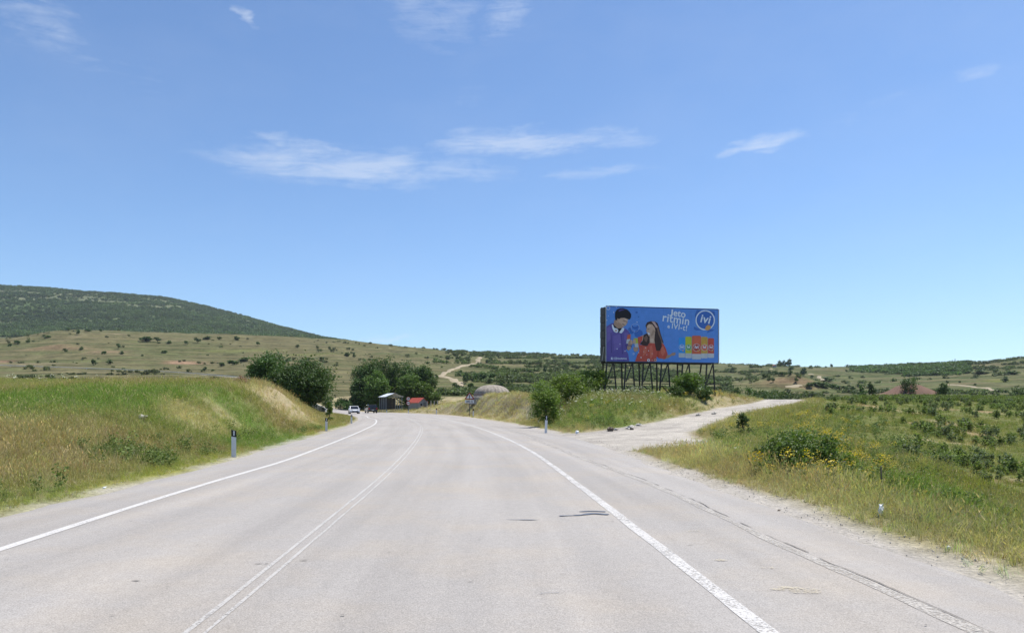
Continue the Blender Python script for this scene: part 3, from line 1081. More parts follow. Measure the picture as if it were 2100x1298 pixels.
crack('crack', catmull(seam[(seam[:, 1] > 3) & (seam[:, 1] < 40)][::2], .06), .015, 1, CRACK, .36)
crack('crack', line_from([on_flat(*p) for p in ((80, 1290), (150, 1262), (215, 1228), (245, 1195))], .05), .016, 2, CRACK)
crack('tar_patch', line_from([on_flat(*p) for p in ((1043, 1066), (1100, 1067), (1140, 1066), (1180, 1067))], .03), .055, 3, TAR, .3)
crack('tar_patch', line_from([on_flat(*p) for p in ((1150, 1059), (1190, 1057), (1215, 1054), (1248, 1056))], .03), .10, 4, TAR, .3)
crack('tar_patch', line_from([on_flat(*p) for p in ((1188, 1050), (1215, 1049), (1242, 1050))], .03), .06, 5, TAR, .3)
crack('tar_patch', line_from([on_flat(*p) for p in ((1102, 1219), (1120, 1217), (1142, 1217))], .03), .03, 6, TAR, .3)


def blotch(name, px, py, rx, ry, mat, seed, z=.0125):
    x, y = on_flat(px, py)
    r_ = random.Random(seed)
    n = 22
    pts = []
    for k in range(n):
        a = 2 * math.pi * k / n
        q = .6 + .5 * r_.random()
        pts.append((x + math.cos(a) * rx * q, y + math.sin(a) * ry * q, z))
    return MB().poly(pts).build(name, mat, road)


SPILL = worn_paint('sand_spill', (.46, .40, .28), .70)
for k, (px, py, rx, ry) in enumerate(((1640, 1211, .22, .13), (1420, 1090, .14, .10), (1475, 1150, .10, .05), (1580, 1166, .10, .04))):
    blotch('sand_spill', px, py, rx, ry, SPILL, 30 + k)

# little flecks of tar and dry leaf bits trodden into the asphalt
mb = MB()
fr_ = random.Random(17)
for k in range(70):
    yy = 4.6 + 22 * fr_.random() ** 1.6
    xx = fr_.uniform(-5, 3.6)
    a_, l_, w_ = fr_.uniform(-.5, .5), fr_.uniform(.012, .05), fr_.uniform(.004, .012)
    ca, sa = math.cos(a_), math.sin(a_)
    mb.poly([(xx + ca * l_ * p - sa * w_ * q, yy + sa * l_ * p + ca * w_ * q, .0135) for p, q in ((-1, 0), (-.3, -1), (.6, -.8), (1, .2), (.2, 1))])
tag(mb.build('tar_flecks', CRACK, road), None, None, None, 'stuff')

# ------------------------------------------------------------------ plants: leaf clouds, grass tufts, scattering


def leaf_quads(centres, size, r_, up=.35, jitter=.35, aspect=1.5):
    """one bent-free leaf quad per centre, random facing; returns V, F, lv"""
    n = len(centres)
    nrm = r_.normal(size=(n, 3))
    nrm[:, 2] = np.abs(nrm[:, 2]) + up
    nrm /= np.linalg.norm(nrm, axis=1)[:, None]
    t = np.cross(nrm, r_.normal(size=(n, 3)))
    t /= np.linalg.norm(t, axis=1)[:, None] + 1e-9
    b = np.cross(nrm, t)
    s = size * (1 + jitter * r_.normal(size=n)).clip(.4, 2)[:, None]
    V = np.stack([centres - t * s * aspect * .5, centres + b * s * .38, centres + t * s * aspect * .5, centres - b * s * .38], 1).reshape(-1, 3)
    Fq = np.arange(4 * n).reshape(n, 4)
    lv = np.repeat(r_.random(n), 4)
    return V, Fq, lv


def set_lv(me, lv):
    a = me.attributes.new('lv', 'FLOAT', 'POINT')
    a.data.foreach_set('value', np.asarray(lv, np.float32))


def crown_points(r_, lobes, n, clumps, spread):
    """leaf positions gathered in clumps over the skin of overlapping lobes (cx,cy,cz,rx,ry,rz)"""
    w = np.array([l[3] * l[4] + l[4] * l[5] + l[3] * l[5] for l in lobes])
    w = w / w.sum()
    which = r_.choice(len(lobes), clumps, p=w)
    L = np.array(lobes)[which]
    d = r_.normal(size=(clumps, 3))
    d /= np.linalg.norm(d, axis=1)[:, None]
    rad = np.clip(.62 + .42 * r_.random(clumps) ** .7, 0, 1.06)[:, None]
    c = L[:, :3] + d * L[:, 3:6] * rad
    pick = r_.integers(0, clumps, n)
    sc = spread * (.6 + .8 * r_.random(clumps))
    return c[pick] + r_.normal(size=(n, 3)) * sc[pick][:, None] * np.array([1, 1, .75]), pick


def tree_mesh(seed, lobes, n, leaf, mat, clumps=90, spread=.5, name='crown'):
    r_ = np.random.default_rng(seed)
    P, pick = crown_points(r_, lobes, n, clumps, spread)
    zmin = min(l[2] - l[5] for l in lobes)
    P[:, 2] = np.maximum(P[:, 2], zmin + r_.random(len(P)) * .4)
    V, Fq, lv = leaf_quads(P, leaf, r_)
    tone = r_.random(clumps)
    lv = np.clip(lv * .6 + np.repeat(tone[pick], 4) * .4, 0, 1)
    me = fast_mesh(name, V, Fq, mat)
    set_lv(me, lv)
    return me


def trunk_mb(seed, h, r0, lobes, n_limbs=7):
    r_ = random.Random(seed)
    mb = MB()
    top = (r_.uniform(-.2, .2), r_.uniform(-.2, .2), h)
    mb.tube([(0, 0, -.3), (r_.uniform(-.05, .05), 0, h * .35), (top[0] * .5, top[1] * .5, h * .7), top], [r0 * 1.25, r0, r0 * .7, r0 * .3], 8)
    for k in range(n_limbs):
        l = lobes[k % len(lobes)]
        z0 = h * r_.uniform(.3, .75)
        e = (l[0] + l[3] * r_.uniform(-.6, .6), l[1] + l[4] * r_.uniform(-.6, .6), l[2] + l[5] * r_.uniform(-.3, .5))
        m_ = (e[0] * .45, e[1] * .45, (z0 + e[2]) / 2 + .1 * h)
        mb.tube([(top[0] * .4, top[1] * .4, z0), m_, e], [r0 * .5, r0 * .3, r0 * .1], 6)
    return mb


BARK = plain('bark', (.12, .095, .07), .9, var=.3, scale=9, bump=.5)
LEAF_DARK = leaf_mat('dark_broad_leaves', (.062, .115, .028), .28)
LEAF_MID = leaf_mat('mid_green_leaves', (.10, .16, .034), .34)
SHRUB_A = leaf_mat('field_shrub_leaves', (.165, .215, .065), .42)
SHRUB_B = leaf_mat('dusty_shrub_leaves', (.155, .19, .095), .42)
LEAF_SPRING = leaf_mat('yellow_green_leaves', (.135, .19, .038), .4)
LEAF_SCRUB = leaf_mat('scrub_leaves', (.075, .12, .035), .28)
LEAF_BLUE = leaf_mat('grey_green_leaves', (.085, .125, .05), .28)
TWIG_DRY = leaf_mat('dry_stems', (.30, .19, .12), .2)


def tree(name, loc, lobes, n, leaf, mat, label, cat, group=None, seed=0, trunk_h=None, r0=.2, clumps=90, spread=.5, limbs=7, rz=0.0):
    e = empty(name, loc, rz, label, cat, group)
    me = tree_mesh(seed, lobes, n, leaf, mat, clumps, spread)
    link(bpy.data.objects.new('crown', me), e)
    trunk_mb(seed, trunk_h or max(l[2] for l in lobes), r0, lobes, limbs).build('trunk', BARK, e, True)
    return e


def lobes_round(r_, R, H, z0, n=7):
    """crown of a rounded tree: lobes around an egg of radius R and height H above z0"""
    out = [(0, 0, z0 + H * .5, R * .72, R * .72, H * .5)]
    for k in range(n):
        a = 2 * math.pi * k / n + r_.uniform(-.3, .3)
        q = r_.uniform(.35, .6)
        z = z0 + H * r_.uniform(.25, .8)
        s = r_.uniform(.38, .55)
        out.append((math.cos(a) * R * q, math.sin(a) * R * q, z, R * s, R * s, H * s * .55))
    return out


def scatter(name, P, rot, scl, idx, colr, protos, label, kind='stuff', cat=None):
    """uncountable growth: one object whose points carry small tufts"""
    me = bpy.data.meshes.new(name)
    n = len(P)
    me.vertices.add(n)
    me.vertices.foreach_set('co', np.asarray(P, np.float32).ravel())
    a = me.attributes.new('rot', 'FLOAT_VECTOR', 'POINT')
    a.data.foreach_set('vector', np.asarray(rot, np.float32).ravel())
    a = me.attributes.new('scl', 'FLOAT', 'POINT')
    a.data.foreach_set('value', np.asarray(scl, np.float32))
    a = me.attributes.new('idx', 'INT', 'POINT')
    a.data.foreach_set('value', np.asarray(idx, np.int32))
    color_attr(me, colr)
    me.update()
    o = link(bpy.data.objects.new(name, me))
    ng = bpy.data.node_groups.new(name, 'GeometryNodeTree')
    ng.interface.new_socket('Geometry', in_out='INPUT', socket_type='NodeSocketGeometry')
    ng.interface.new_socket('Geometry', in_out='OUTPUT', socket_type='NodeSocketGeometry')
    N, L = ng.nodes, ng.links
    gi, go = N.new('NodeGroupInput'), N.new('NodeGroupOutput')
    jn = N.new('GeometryNodeJoinGeometry')
    for p in protos:
        oi = N.new('GeometryNodeObjectInfo')
        oi.inputs['Object'].default_value = p
        oi.inputs['As Instance'].default_value = True
        L.new(oi.outputs['Geometry'], jn.inputs[0])
    ip = N.new('GeometryNodeInstanceOnPoints')
    ip.inputs['Pick Instance'].default_value = True

    def named(nm, t):
        q = N.new('GeometryNodeInputNamedAttribute')
        q.data_type = t
        q.inputs['Name'].default_value = nm
        return q.outputs['Attribute']
    er = N.new('FunctionNodeEulerToRotation')
    L.new(named('rot', 'FLOAT_VECTOR'), er.inputs[0])
    L.new(er.outputs[0], ip.inputs['Rotation'])
    L.new(named('scl', 'FLOAT'), ip.inputs['Scale'])
    L.new(named('idx', 'INT'), ip.inputs['Instance Index'])
    L.new(gi.outputs[0], ip.inputs['Points'])
    L.new(jn.outputs[0], ip.inputs['Instance'])
    L.new(ip.outputs[0], go.inputs[0])
    md = o.modifiers.new('scatter', 'NODES')
    md.node_group = ng
    return tag(o, label, cat, None, kind)


def proto(name, me):
    return bpy.data.objects.new(name, me)               # never linked: only the scattered copies exist


BLADE = leaf_mat('grass_blades', (1, 1, 1), .45, .35, True, .7)
SEED = leaf_mat('seed_heads', (1.35, 1.25, 1.05), .3, .35, True, .8)
FLOWER_Y = leaf_mat('yellow_blossom', (.50, .37, .02), .3, .3)
FLOWER_W = leaf_mat('white_blossom', (.72, .72, .64), .3, .15)
WEED = leaf_mat('weed_leaves', (1, 1, 1), .3, .45, True, .6)


def tuft(seed, n, h, spread, lean, w, heads=0.0):
    r_ = np.random.default_rng(seed)
    V, Fc, lv, mi = [], [], [], []
    for k in range(n):
        a = r_.random() * 2 * math.pi
        bx, by = r_.normal() * spread * .5, r_.normal() * spread * .5
        hh = h * r_.uniform(.55, 1.15)
        ln = lean * r_.uniform(.2, 1.3) * hh
        dx, dy = math.cos(a), math.sin(a)
        sx, sy = -dy * w / 2, dx * w / 2
        p1 = (bx + dx * ln * .35, by + dy * ln * .35, hh * .62)
        p2 = (bx + dx * ln, by + dy * ln, hh)
        b = len(V)
        V += [(bx - sx, by - sy, -.04), (bx + sx, by + sy, -.04), (p1[0] + sx * .8, p1[1] + sy * .8, p1[2]), (p1[0] - sx * .8, p1[1] - sy * .8, p1[2]),
              (p2[0] + sx * .25, p2[1] + sy * .25, p2[2]), (p2[0] - sx * .25, p2[1] - sy * .25, p2[2])]
        Fc += [(b, b + 1, b + 2, b + 3), (b + 3, b + 2, b + 4, b + 5)]
        q = r_.random()
        lv += [q] * 6
        mi += [0, 0]
        if r_.random() < heads:
            b = len(V)
            s = h * .10
            V += [(p2[0] - sy * 3, p2[1] + sx * 3, p2[2] - s * .6), (p2[0] + s * .2 * dx, p2[1] + s * .2 * dy, p2[2] + s), (p2[0] + sy * 3, p2[1] - sx * 3, p2[2] - s * .4), (p2[0], p2[1], p2[2] - s * 1.2)]
            Fc += [(b, b + 1, b + 2, b + 3)]
            lv += [q] * 4
            mi += [1]
    me = fast_mesh('tuft', V, Fc, BLADE)
    me.materials.append(SEED)
    me.polygons.foreach_set('material_index', np.array(mi, np.int32))
    set_lv(me, lv)
    return proto('tuft', me)


def weed(seed, n, h, rad, leaf, blossom=None, nb=0, bsize=.04):
    """leafy roadside weed, optionally in flower"""
    r_ = np.random.default_rng(seed)
    t = r_.random(n)
    st = r_.integers(0, 6, n)
    ang = st * 1.05 + r_.normal(size=n) * .25
    rr = rad * (.15 + .85 * t) * (.6 + .4 * r_.random(n))
    P = np.column_stack([np.cos(ang) * rr, np.sin(ang) * rr, h * (t ** .8) * (.75 + .25 * r_.random(n))])
    P += r_.normal(size=P.shape) * leaf * .8
    V, Fq, lv = leaf_quads(P, leaf, r_, .2)
    mi = np.zeros(n, np.int32)
    me_m = [WEED]
    if blossom:
        a2 = r_.random(nb) * 2 * math.pi
        r2 = rad * np.sqrt(r_.random(nb))
        B = np.column_stack([np.cos(a2) * r2, np.sin(a2) * r2, h * (.8 + .35 * r_.random(nb))])
        V2, F2, l2 = leaf_quads(B, bsize, r_, 1.2, .3, 1.1)
        Fq = np.vstack([Fq, F2 + len(V)])
        V, lv = np.vstack([V, V2]), np.concatenate([lv, l2])
        mi = np.concatenate([mi, np.ones(nb, np.int32)])
        me_m.append(blossom)
    me = fast_mesh('weed', V, Fq)
    for m in me_m:
        me.materials.append(m)
    me.polygons.foreach_set('material_index', mi)
    set_lv(me, lv)
    return proto('weed', me)


TUFTS = [tuft(1, 16, .40, .2, .9, .014, .0), tuft(2, 18, .34, .24, 1.1, .014, .1), tuft(3, 15, .52, .22, .7, .012, .4), tuft(4, 14, .62, .24, .7, .011, .6),
         tuft(5, 20, .26, .24, 1.2, .016, 0), tuft(6, 14, .44, .28, 1.2, .013, .3)]
FARTUFTS = [tuft(11, 22, .5, .55, .5, .03, .2), tuft(12, 22, .62, .6, .45, .028, .4), tuft(13, 20, .38, .6, .7, .035, .0)]
WEEDS = [weed(21, 90, .55, .22, .06), weed(22, 80, .4, .28, .07), weed(23, 110, .75, .22, .055)]
YFLOW = [weed(31, 60, .7, .2, .05, FLOWER_Y, 45, .05), weed(32, 50, .55, .22, .05, FLOWER_Y, 55, .045)]
WFLOW = [weed(41, 20, .7, .1, .045, FLOWER_W, 10, .06), weed(42, 16, .6, .1, .04, FLOWER_W, 7, .07)]


def in_view(X, Y, m=3.0):
    return np.abs(X) < .71 * Y + m


def spots(n, x0, x1, y0, y1, power=1.0):
    """random ground positions, denser near the road viewer side (power > 1)"""
    Y = y0 + (y1 - y0) * rng.random(n) ** power
    X = x0 + (x1 - x0) * rng.random(n)
    m = in_view(X, Y)
    return X[m], Y[m]


def grass_field():
    sets = {'n': [], 'f': []}
    for (n, x0, x1, y0, y1, pw, who, size) in ((150000, -34, 34, 5, 32, 1.0, 'n', 1.0), (90000, -62, 62, 30, 62, 1.0, 'n', 1.25), (70000, -110, 110, 55, 125, 1.0, 'f', 1.15), (16000, -140, 190, 120, 215, 1, 'f', 1.7)):
        X, Y = spots(n, x0, x1, y0, y1, pw)
        dr, ir = dist_to(X, Y, RC, RW)
        dt, _ = dist_to(X, Y, TC, TW)
        n2 = fbm(X, Y, 1.1, 42)
        left = X < RC[ir, 0]
        C, bare = near_colour(X, Y)
        keep = (dr > np.where(left, -.06, .18) + (n2 - .5) * .7) & (dt > .15 + (n2 - .5) * .9) & (rng.random(len(X)) > bare * 1.02 - .06)
        # the ploughed field is thin, with gaps between clumps
        field = (X - 4.15 > 11.5) & (X > (1690 - CX) / F * Y)
        keep &= ~field | (fbm(X, Y, 1.5, 51) > .47)
        X, Y, C, dr, left, dt, field = X[keep], Y[keep], C[keep], dr[keep], left[keep], dt[keep], field[keep]
        Zg = height(X, Y)
        h = .66 * size * (.5 + .65 * rng.random(len(X))) * (.45 + .55 * sstep(.1, 2.0, np.minimum(dr, dt)))
        h *= np.where(left & (dr > 14), .5, np.where(left, .85, 1.0)) * np.where(Y > 60, .75, 1.0) * np.where(field, .6, 1.0)
        lum = C.mean(1)
        dry = (C[:, 0] > C[:, 1] * 1.12)
        if who == 'n':
            idx = np.where(dry, rng.choice([2, 3, 5, 1], len(X)), rng.choice([0, 1, 4, 2], len(X)))
        else:
            idx = rng.integers(0, 3, len(X))
        C = C * np.array((1.56, 1.6, 1.42)) * (.85 + .4 * rng.random((len(X), 1))) * (1 + .08 * rng.normal(size=(len(X), 3)))
        # stray straw among the green
        st = rng.random(len(X)) < .16
        C[st] = STRAW * 1.25 * (.7 + .4 * rng.random((st.sum(), 1)))
        P = np.column_stack([X, Y, Zg])
        rot = np.column_stack([rng.normal(size=len(X)) * .3, rng.normal(size=len(X)) * .3, rng.random(len(X)) * 6.283])
        sets[who].append((P, rot, h, idx, np.clip(C, .005, .8)))
    cat = lambda L, k: np.concatenate([q[k] for q in L])
    for who, pr, nm, lb in (('n', TUFTS, 'roadside_grass', 'long green and straw coloured grass on the banks and verges'), ('f', FARTUFTS, 'meadow_grass', 'dry and green grass on the far bank tops and fields')):
        S = sets[who]
        scatter(nm, cat(S, 0), cat(S, 1), cat(S, 2), cat(S, 3), cat(S, 4), pr, lb)


grass_field()


def patchy(name, protos, patches, colr, size, label, y0=6.0, thin=1.0):
    """weeds gathered around what the photograph shows: (px, py, rx, ry, count)"""
    PX, PY = [], []
    for px, py, rx, ry, n in patches:
        n = max(4, int(n * thin))
        x, y, _ = locate(px, py, y0)
        q = rng.normal(size=(n, 2)) * .55
        PX.append(x + q[:, 0] * rx)
        PY.append(y + q[:, 1] * ry)
    X, Y = np.concatenate(PX), np.concatenate(PY)
    dr, _ = dist_to(X, Y, RC, RW)
    dt, _ = dist_to(X, Y, TC, TW)
    k = (dr > .5) & (dt > .4)
    X, Y = X[k], Y[k]
    n = len(X)
    C = np.tile(np.array(colr), (n, 1)) * (.75 + .5 * rng.random((n, 1)))
    scatter(name, np.column_stack([X, Y, height(X, Y)]), np.column_stack([rng.normal(size=n) * .15, rng.normal(size=n) * .15, rng.random(n) * 6.28]),
            size * (.6 + .7 * rng.random(n)), rng.integers(0, len(protos), n), C, protos, label)


patchy('green_weeds', WEEDS, [(1250, 872, 4, 3, 260), (1180, 862, 2.5, 4, 120), (1330, 852, 6, 3, 260), (1420, 835, 5, 4, 180), (1560, 900, 2.8, 3.5, 260), (1620, 890, 3, 4, 220),
                              (1700, 930, 2.2, 2.2, 160), (1830, 960, 2.5, 2.5, 160), (1900, 1030, 2.2, 1.6, 140), (1990, 1090, 2, 1.2, 30), (1700, 860, 5, 8, 260), (1760, 890, 4, 6, 200),
                              (1880, 930, 4, 4, 160), (285, 942, 1.2, 1.4, 60), (540, 905, 1.8, 3, 90), (640, 885, 1.6, 5, 90), (90, 1015, 1.5, 1.2, 20), (330, 955, 2, 1.2, 70), (420, 935, 1.6, 1.4, 60)],
       (.15, .20, .055), .62, 'leafy green weeds among the roadside grass', thin=.55)
patchy('yellow_flowers', YFLOW, [(1690, 905, 1.6, 1.6, 70), (1715, 925, 1.2, 1.2, 70), (1740, 950, 1.1, 1, 60), (1660, 962, .9, .6, 40), (1790, 975, .8, .7, 34), (1650, 985, .9, .7, 26), (1550, 890, 1.8, 2, 30),
                                 (1670, 870, 3, 4, 50), (1620, 862, 4, 6, 40), (1412, 812, 2.0, 1.2, 40), (1465, 812, 1.8, 1.2, 44), (1390, 815, 1.4, 1.2, 20), (1135, 848, 1.6, 1.6, 26), (1500, 888, 1.6, 1.6, 14), (60, 1035, 1.0, .5, 16), (1250, 845, 5, 3, 24)],
       (.12, .16, .04), .72, 'yellow flowering weeds on the right verge and mound', thin=.4)
patchy('white_flowers', WFLOW, [(1230, 812, 4.5, 3, 120), (1290, 812, 4, 2.5, 70), (1180, 835, 3, 3, 60), (1260, 830, 4, 3, 40), (1500, 880, 2, 2, 6), (1620, 950, 2, 2, 4), (130, 785, 5, 3, 26)],
       (.14, .18, .06), .75, 'white umbel flowers on the grassy mound')

# loose stones of the gravel verge and track mouth
STONE = plain('pale_limestone', (.46, .43, .38), .9, var=.25, scale=4, bump=.4)
STONE_DARK = plain('brown_stone', (.14, .115, .09), .9, var=.3, scale=5, bump=.5)


def stone_mesh(seed, mat):
    r_ = np.random.default_rng(seed)
    mb = MB()
    prof = [(.02, 1.0), (.62, .82), (1.0, .3), (.95, -.25), (.55, -.7), (.02, -.8)]
    mb.lathe(prof, 9)
    V = np.array(mb.v)
    V *= (1 + .22 * r_.normal(size=(len(V), 1)))
    V *= np.array([1, .75 + .3 * r_.random(), .6])
    me = bpy.data.meshes.new('stone')
    me.from_pydata(V.tolist(), [], mb.f)
    me.update()
    me.materials.append(mat)
    return me


CHIPS = plain('limestone_chips', (.40, .37, .33), .9, var=.2, scale=40)
PEBBLES = [proto('pebble', stone_mesh(k, CHIPS)) for k in range(3)]


def gravel():
    X, Y = spots(60000, -10, 14, 5, 46, 1.2)
    dr, ir = dist_to(X, Y, RC, RW)
    dt, _ = dist_to(X, Y, TC, TW)
    right = X > RC[ir, 0]
    n = fbm(X, Y, 1.0, 42)
    p = right * (np.exp(-((dr - .12) / .3) ** 2) * 1.0 + .25 * (np.abs(dt) < .5)) + ~right * np.exp(-((dr + .02) / .1) ** 2) * .6
    k = (rng.random(len(X)) < p * sstep(.3, .6, n)) & (dr > -.28)
    X, Y = X[k], Y[k]
    n = len(X)
    scatter('gravel', np.column_stack([X, Y, height(X, Y) + .012]), rng.random((n, 3)) * 6.28, .005 + .008 * rng.random(n) ** 3, rng.integers(0, 3, n), np.ones((n, 3)), PEBBLES,
            'loose pale gravel along the edge of the asphalt')


gravel()

# ------------------------------------------------------------------ far dirt tracks
EARTH = plain('pale_earth', (.29, .24, .16), .95, var=.2, scale=.3)


TRACKS = []


def drape(name, pix, w, label, y0=232):
    P = np.array([locate(px, py, y0)[:2] for px, py in pix])
    P = catmull(P, 3.0)
    TRACKS.append(P)
    s = np.concatenate([[0], np.cumsum(np.linalg.norm(np.diff(P, axis=0), axis=1))])
    ww = w * (.7 + .6 * fbm(s, s * 0, 14, 190))
    ts = (-.5, -.25, 0, .25, .5)
    rows = [offset_line(P, t * ww) for t in ts]
    V = np.concatenate([np.column_stack([r, height(r[:, 0], r[:, 1]) + (.35 if abs(t) < .4 else -.2)]) for r, t in zip(rows, ts)])
    n = len(P)
    a = np.arange(n - 1)
    f = np.concatenate([np.column_stack([k * n + a, (k + 1) * n + a, (k + 1) * n + a + 1, k * n + a + 1]) for k in range(len(ts) - 1)])
    o = link(bpy.data.objects.new(name, fast_mesh(name, V, f, EARTH, True)))
    tag(o, label, None, None, 'structure')


drape('dirt_track', [(987, 733), (980, 738), (981, 742), (970, 746), (950, 750), (935, 756), (920, 763), (908, 769), (906, 772), (918, 775), (932, 781), (942, 786), (940, 793)], 4.6, 'pale dirt track winding up the slope behind the bunker')
drape('dirt_track', [(1657, 767), (1668, 769), (1680, 775), (1688, 781)], 4.0, 'pale dirt track coming down right of the knoll')
drape('dirt_track', [(1580, 756), (1592, 758)], 4.5, 'short pale track on top of the knoll')
drape('dirt_track', [(1612, 797), (1625, 794), (1640, 790)], 3.5, 'pale track at the foot of the knoll')
drape('dirt_track', [(1943, 789), (1975, 791), (2000, 795), (2030, 799), (2060, 802)], 3.0, 'pale dirt track across the far right slope')


# ------------------------------------------------------------------ trees and bushes
def bush(name, px, Y, w_px, top_py, n, leaf, mat, label, cat='bush', group=None, seed=0, base_drop=.05, squash=1.0, clumps=60, base_py=None):
    """rounded bush at a bearing and distance, as wide and as high as the photograph shows it"""
    x, y, z = at(px, Y)
    R = w_px / 2 / F * Y
    H = EYE + (HZ - top_py) / F * Y - z + base_drop
    r_ = random.Random(seed)
    lb = lobes_round(r_, R * 1.0, H * .92, H * .04, 7)
    return tree(name, (x, y, z - base_drop), lb, n, leaf, mat, label, cat, group, seed, H * .7, .02 + R * .02, clumps, R * .17, 8)


def big_tree(name, px, Y, w_px, top_py, n, leaf, mat, label, group=None, seed=0, z0=1.0, clumps=130, base=None):
    x, y, z = at(px, Y)
    R = w_px / 2 / F * Y
    H = EYE + (HZ - top_py) / F * Y - z
    lb = lobes_round(random.Random(seed), R, H - z0, z0, 9)
    return tree(name, (x, y, z), lb, n, leaf, mat, label, 'tree', group, seed, H * .75, .09 + R * .045, clumps, R * .15, 10)


big_tree('roadside_tree', 550, 113, 88, 731, 19000, .21, LEAF_DARK, 'dark round tree behind the left bank, the one farther from the road', seed=3, z0=.2, clumps=240)
big_tree('roadside_tree', 622, 110, 116, 742, 27000, .21, LEAF_DARK, 'wide dark tree behind the left bank, beside the road bend', seed=4, z0=.1, clumps=300)
for px, Y, w, top, mat, sd, lab in (
        (755, 208, 60, 737, LEAF_DARK, 11, 'tall dark tree at the left end of the grove behind the open shed'),
        (793, 212, 72, 731, LEAF_DARK, 12, 'tallest dark tree in the grove, right behind the open shed'),
        (836, 210, 64, 742, LEAF_DARK, 13, 'tall dark tree in the grove between the shed and the red roofed hut'),
        (868, 206, 50, 754, LEAF_DARK, 14, 'dark tree at the right end of the grove behind the red roofed hut'),
        (773, 200, 50, 764, LEAF_MID, 15, 'lower round tree in front of the grove, left of the shed roof'),
        (840, 199, 52, 772, LEAF_MID, 16, 'lower brighter tree in front of the grove, above the red roof'),
        (736, 203, 34, 778, LEAF_DARK, 17, 'narrow low tree at the left edge of the grove by the dark car'),
        (872, 196, 44, 788, LEAF_MID, 18, 'low leafy tree just behind the red roofed hut')):
    big_tree('grove_tree', px, Y, w, top, 14000, .28, mat, lab, 'trees of the grove beyond the road bend', sd, .3, 220)
bush('bush', 895, 186, 26, 806, 1500, .22, LEAF_MID, 'dark bush at the right foot of the grove beside the fence posts', seed=21)
bush('bush', 672, 172, 26, 812, 1200, .22, LEAF_SCRUB, 'pale green bush beyond the road behind the concrete barrier', seed=22)
bush('bush', 699, 205, 34, 815, 1500, .25, LEAF_DARK, 'dark bush beyond the road between the two tree groups', seed=23)
bush('bush', 716, 200, 26, 822, 1200, .25, LEAF_DARK, 'low dark bush behind the white car', seed=24)
bush('sapling', 675, 64, 19, 822, 700, .10, LEAF_MID, 'small leafy sapling on the tip of the left bank', seed=25, clumps=26)

bush('bush', 1121, 52.5, 66, 780, 6500, .085, LEAF_SPRING, 'round yellow green bush behind the right roadside post', seed=31, clumps=90)
bush('bush', 1167, 58, 74, 773, 6500, .10, LEAF_SPRING, 'middle bush of the three left of the billboard', seed=32, clumps=80)
bush('bush', 1216, 66, 68, 759, 6000, .11, LEAF_SPRING, 'tallest bush at the left foot of the billboard', seed=33, clumps=80)
bush('bush', 1190, 62, 56, 768, 4000, .10, LEAF_MID, 'bush filling the gap between the middle and tallest bushes by the billboard', seed=37, clumps=60)
bush('bush', 1409, 65.6, 60, 766, 5500, .11, LEAF_MID, 'dark green bush in front of the right billboard legs', seed=34, clumps=80)
bush('bush', 1384, 63.5, 34, 793, 1800, .10, LEAF_SCRUB, 'low bush at the left foot of the bush under the billboard', seed=35, clumps=40)
bush('bush', 1442, 64.2, 32, 794, 1800, .10, LEAF_SCRUB, 'low bush at the right foot of the bush under the billboard', seed=36, clumps=40)


def verge_bush(px, py_base, w_px, top_py, n, leaf, mat, label, seed, clumps=60):
    x, y, z = locate(px, py_base)
    return bush('bush', px, y, w_px, top_py, n, leaf, mat, label, seed=seed, clumps=clumps)


verge_bush(1645, 974, 140, 888, 11000, .045, LEAF_MID, 'dense dark bush among yellow flowers on the right verge', 41, 90)
verge_bush(1722, 975, 80, 925, 3500, .042, LEAF_SPRING, 'lower bright bush right of the dense bush on the right verge', 42, 50)
verge_bush(1575, 955, 70, 905, 2500, .042, LEAF_SCRUB, 'low straggling bush left of the dense bush on the right verge', 43, 40)
verge_bush(1525, 900, 30, 846, 1300, .05, LEAF_SCRUB, 'small upright shrub beside the gravel track', 44, 26)

# shrubs of the field on the right, each one its own
SHRUBS = []
for k in range(6):
    r_ = np.random.default_rng(500 + k)
    # several upright shoots of unequal height
    lb = [(r_.normal() * .28, r_.normal() * .28, .28 + .32 * r_.random(), .17, .17, .3 + .3 * r_.random()) for _ in range(6)]
    me = tree_mesh(500 + k, lb, 620, .10, (SHRUB_A, SHRUB_B, SHRUB_A)[k % 3], 46, .075, 'foliage')
    SHRUBS.append(me)
STEM = trunk_mb(5, .5, .02, [(0, 0, .5, .4, .4, .4), (.2, .1, .4, .3, .3, .3)], 5)
STEM_ME = STEM.build('stem', BARK)
stem_data = STEM_ME.data
bpy.data.objects.remove(STEM_ME)


def field_shrub(x, y, s, k, label, group):
    e = empty('field_shrub', (x, y, ground(x, y) - .04), random.uniform(0, 6.28), label, 'shrub', group)
    e.scale = (s * random.uniform(.85, 1.2), s * random.uniform(.85, 1.2), s)
    link(bpy.data.objects.new('foliage', SHRUBS[k]), e)
    link(bpy.data.objects.new('stem', stem_data), e)


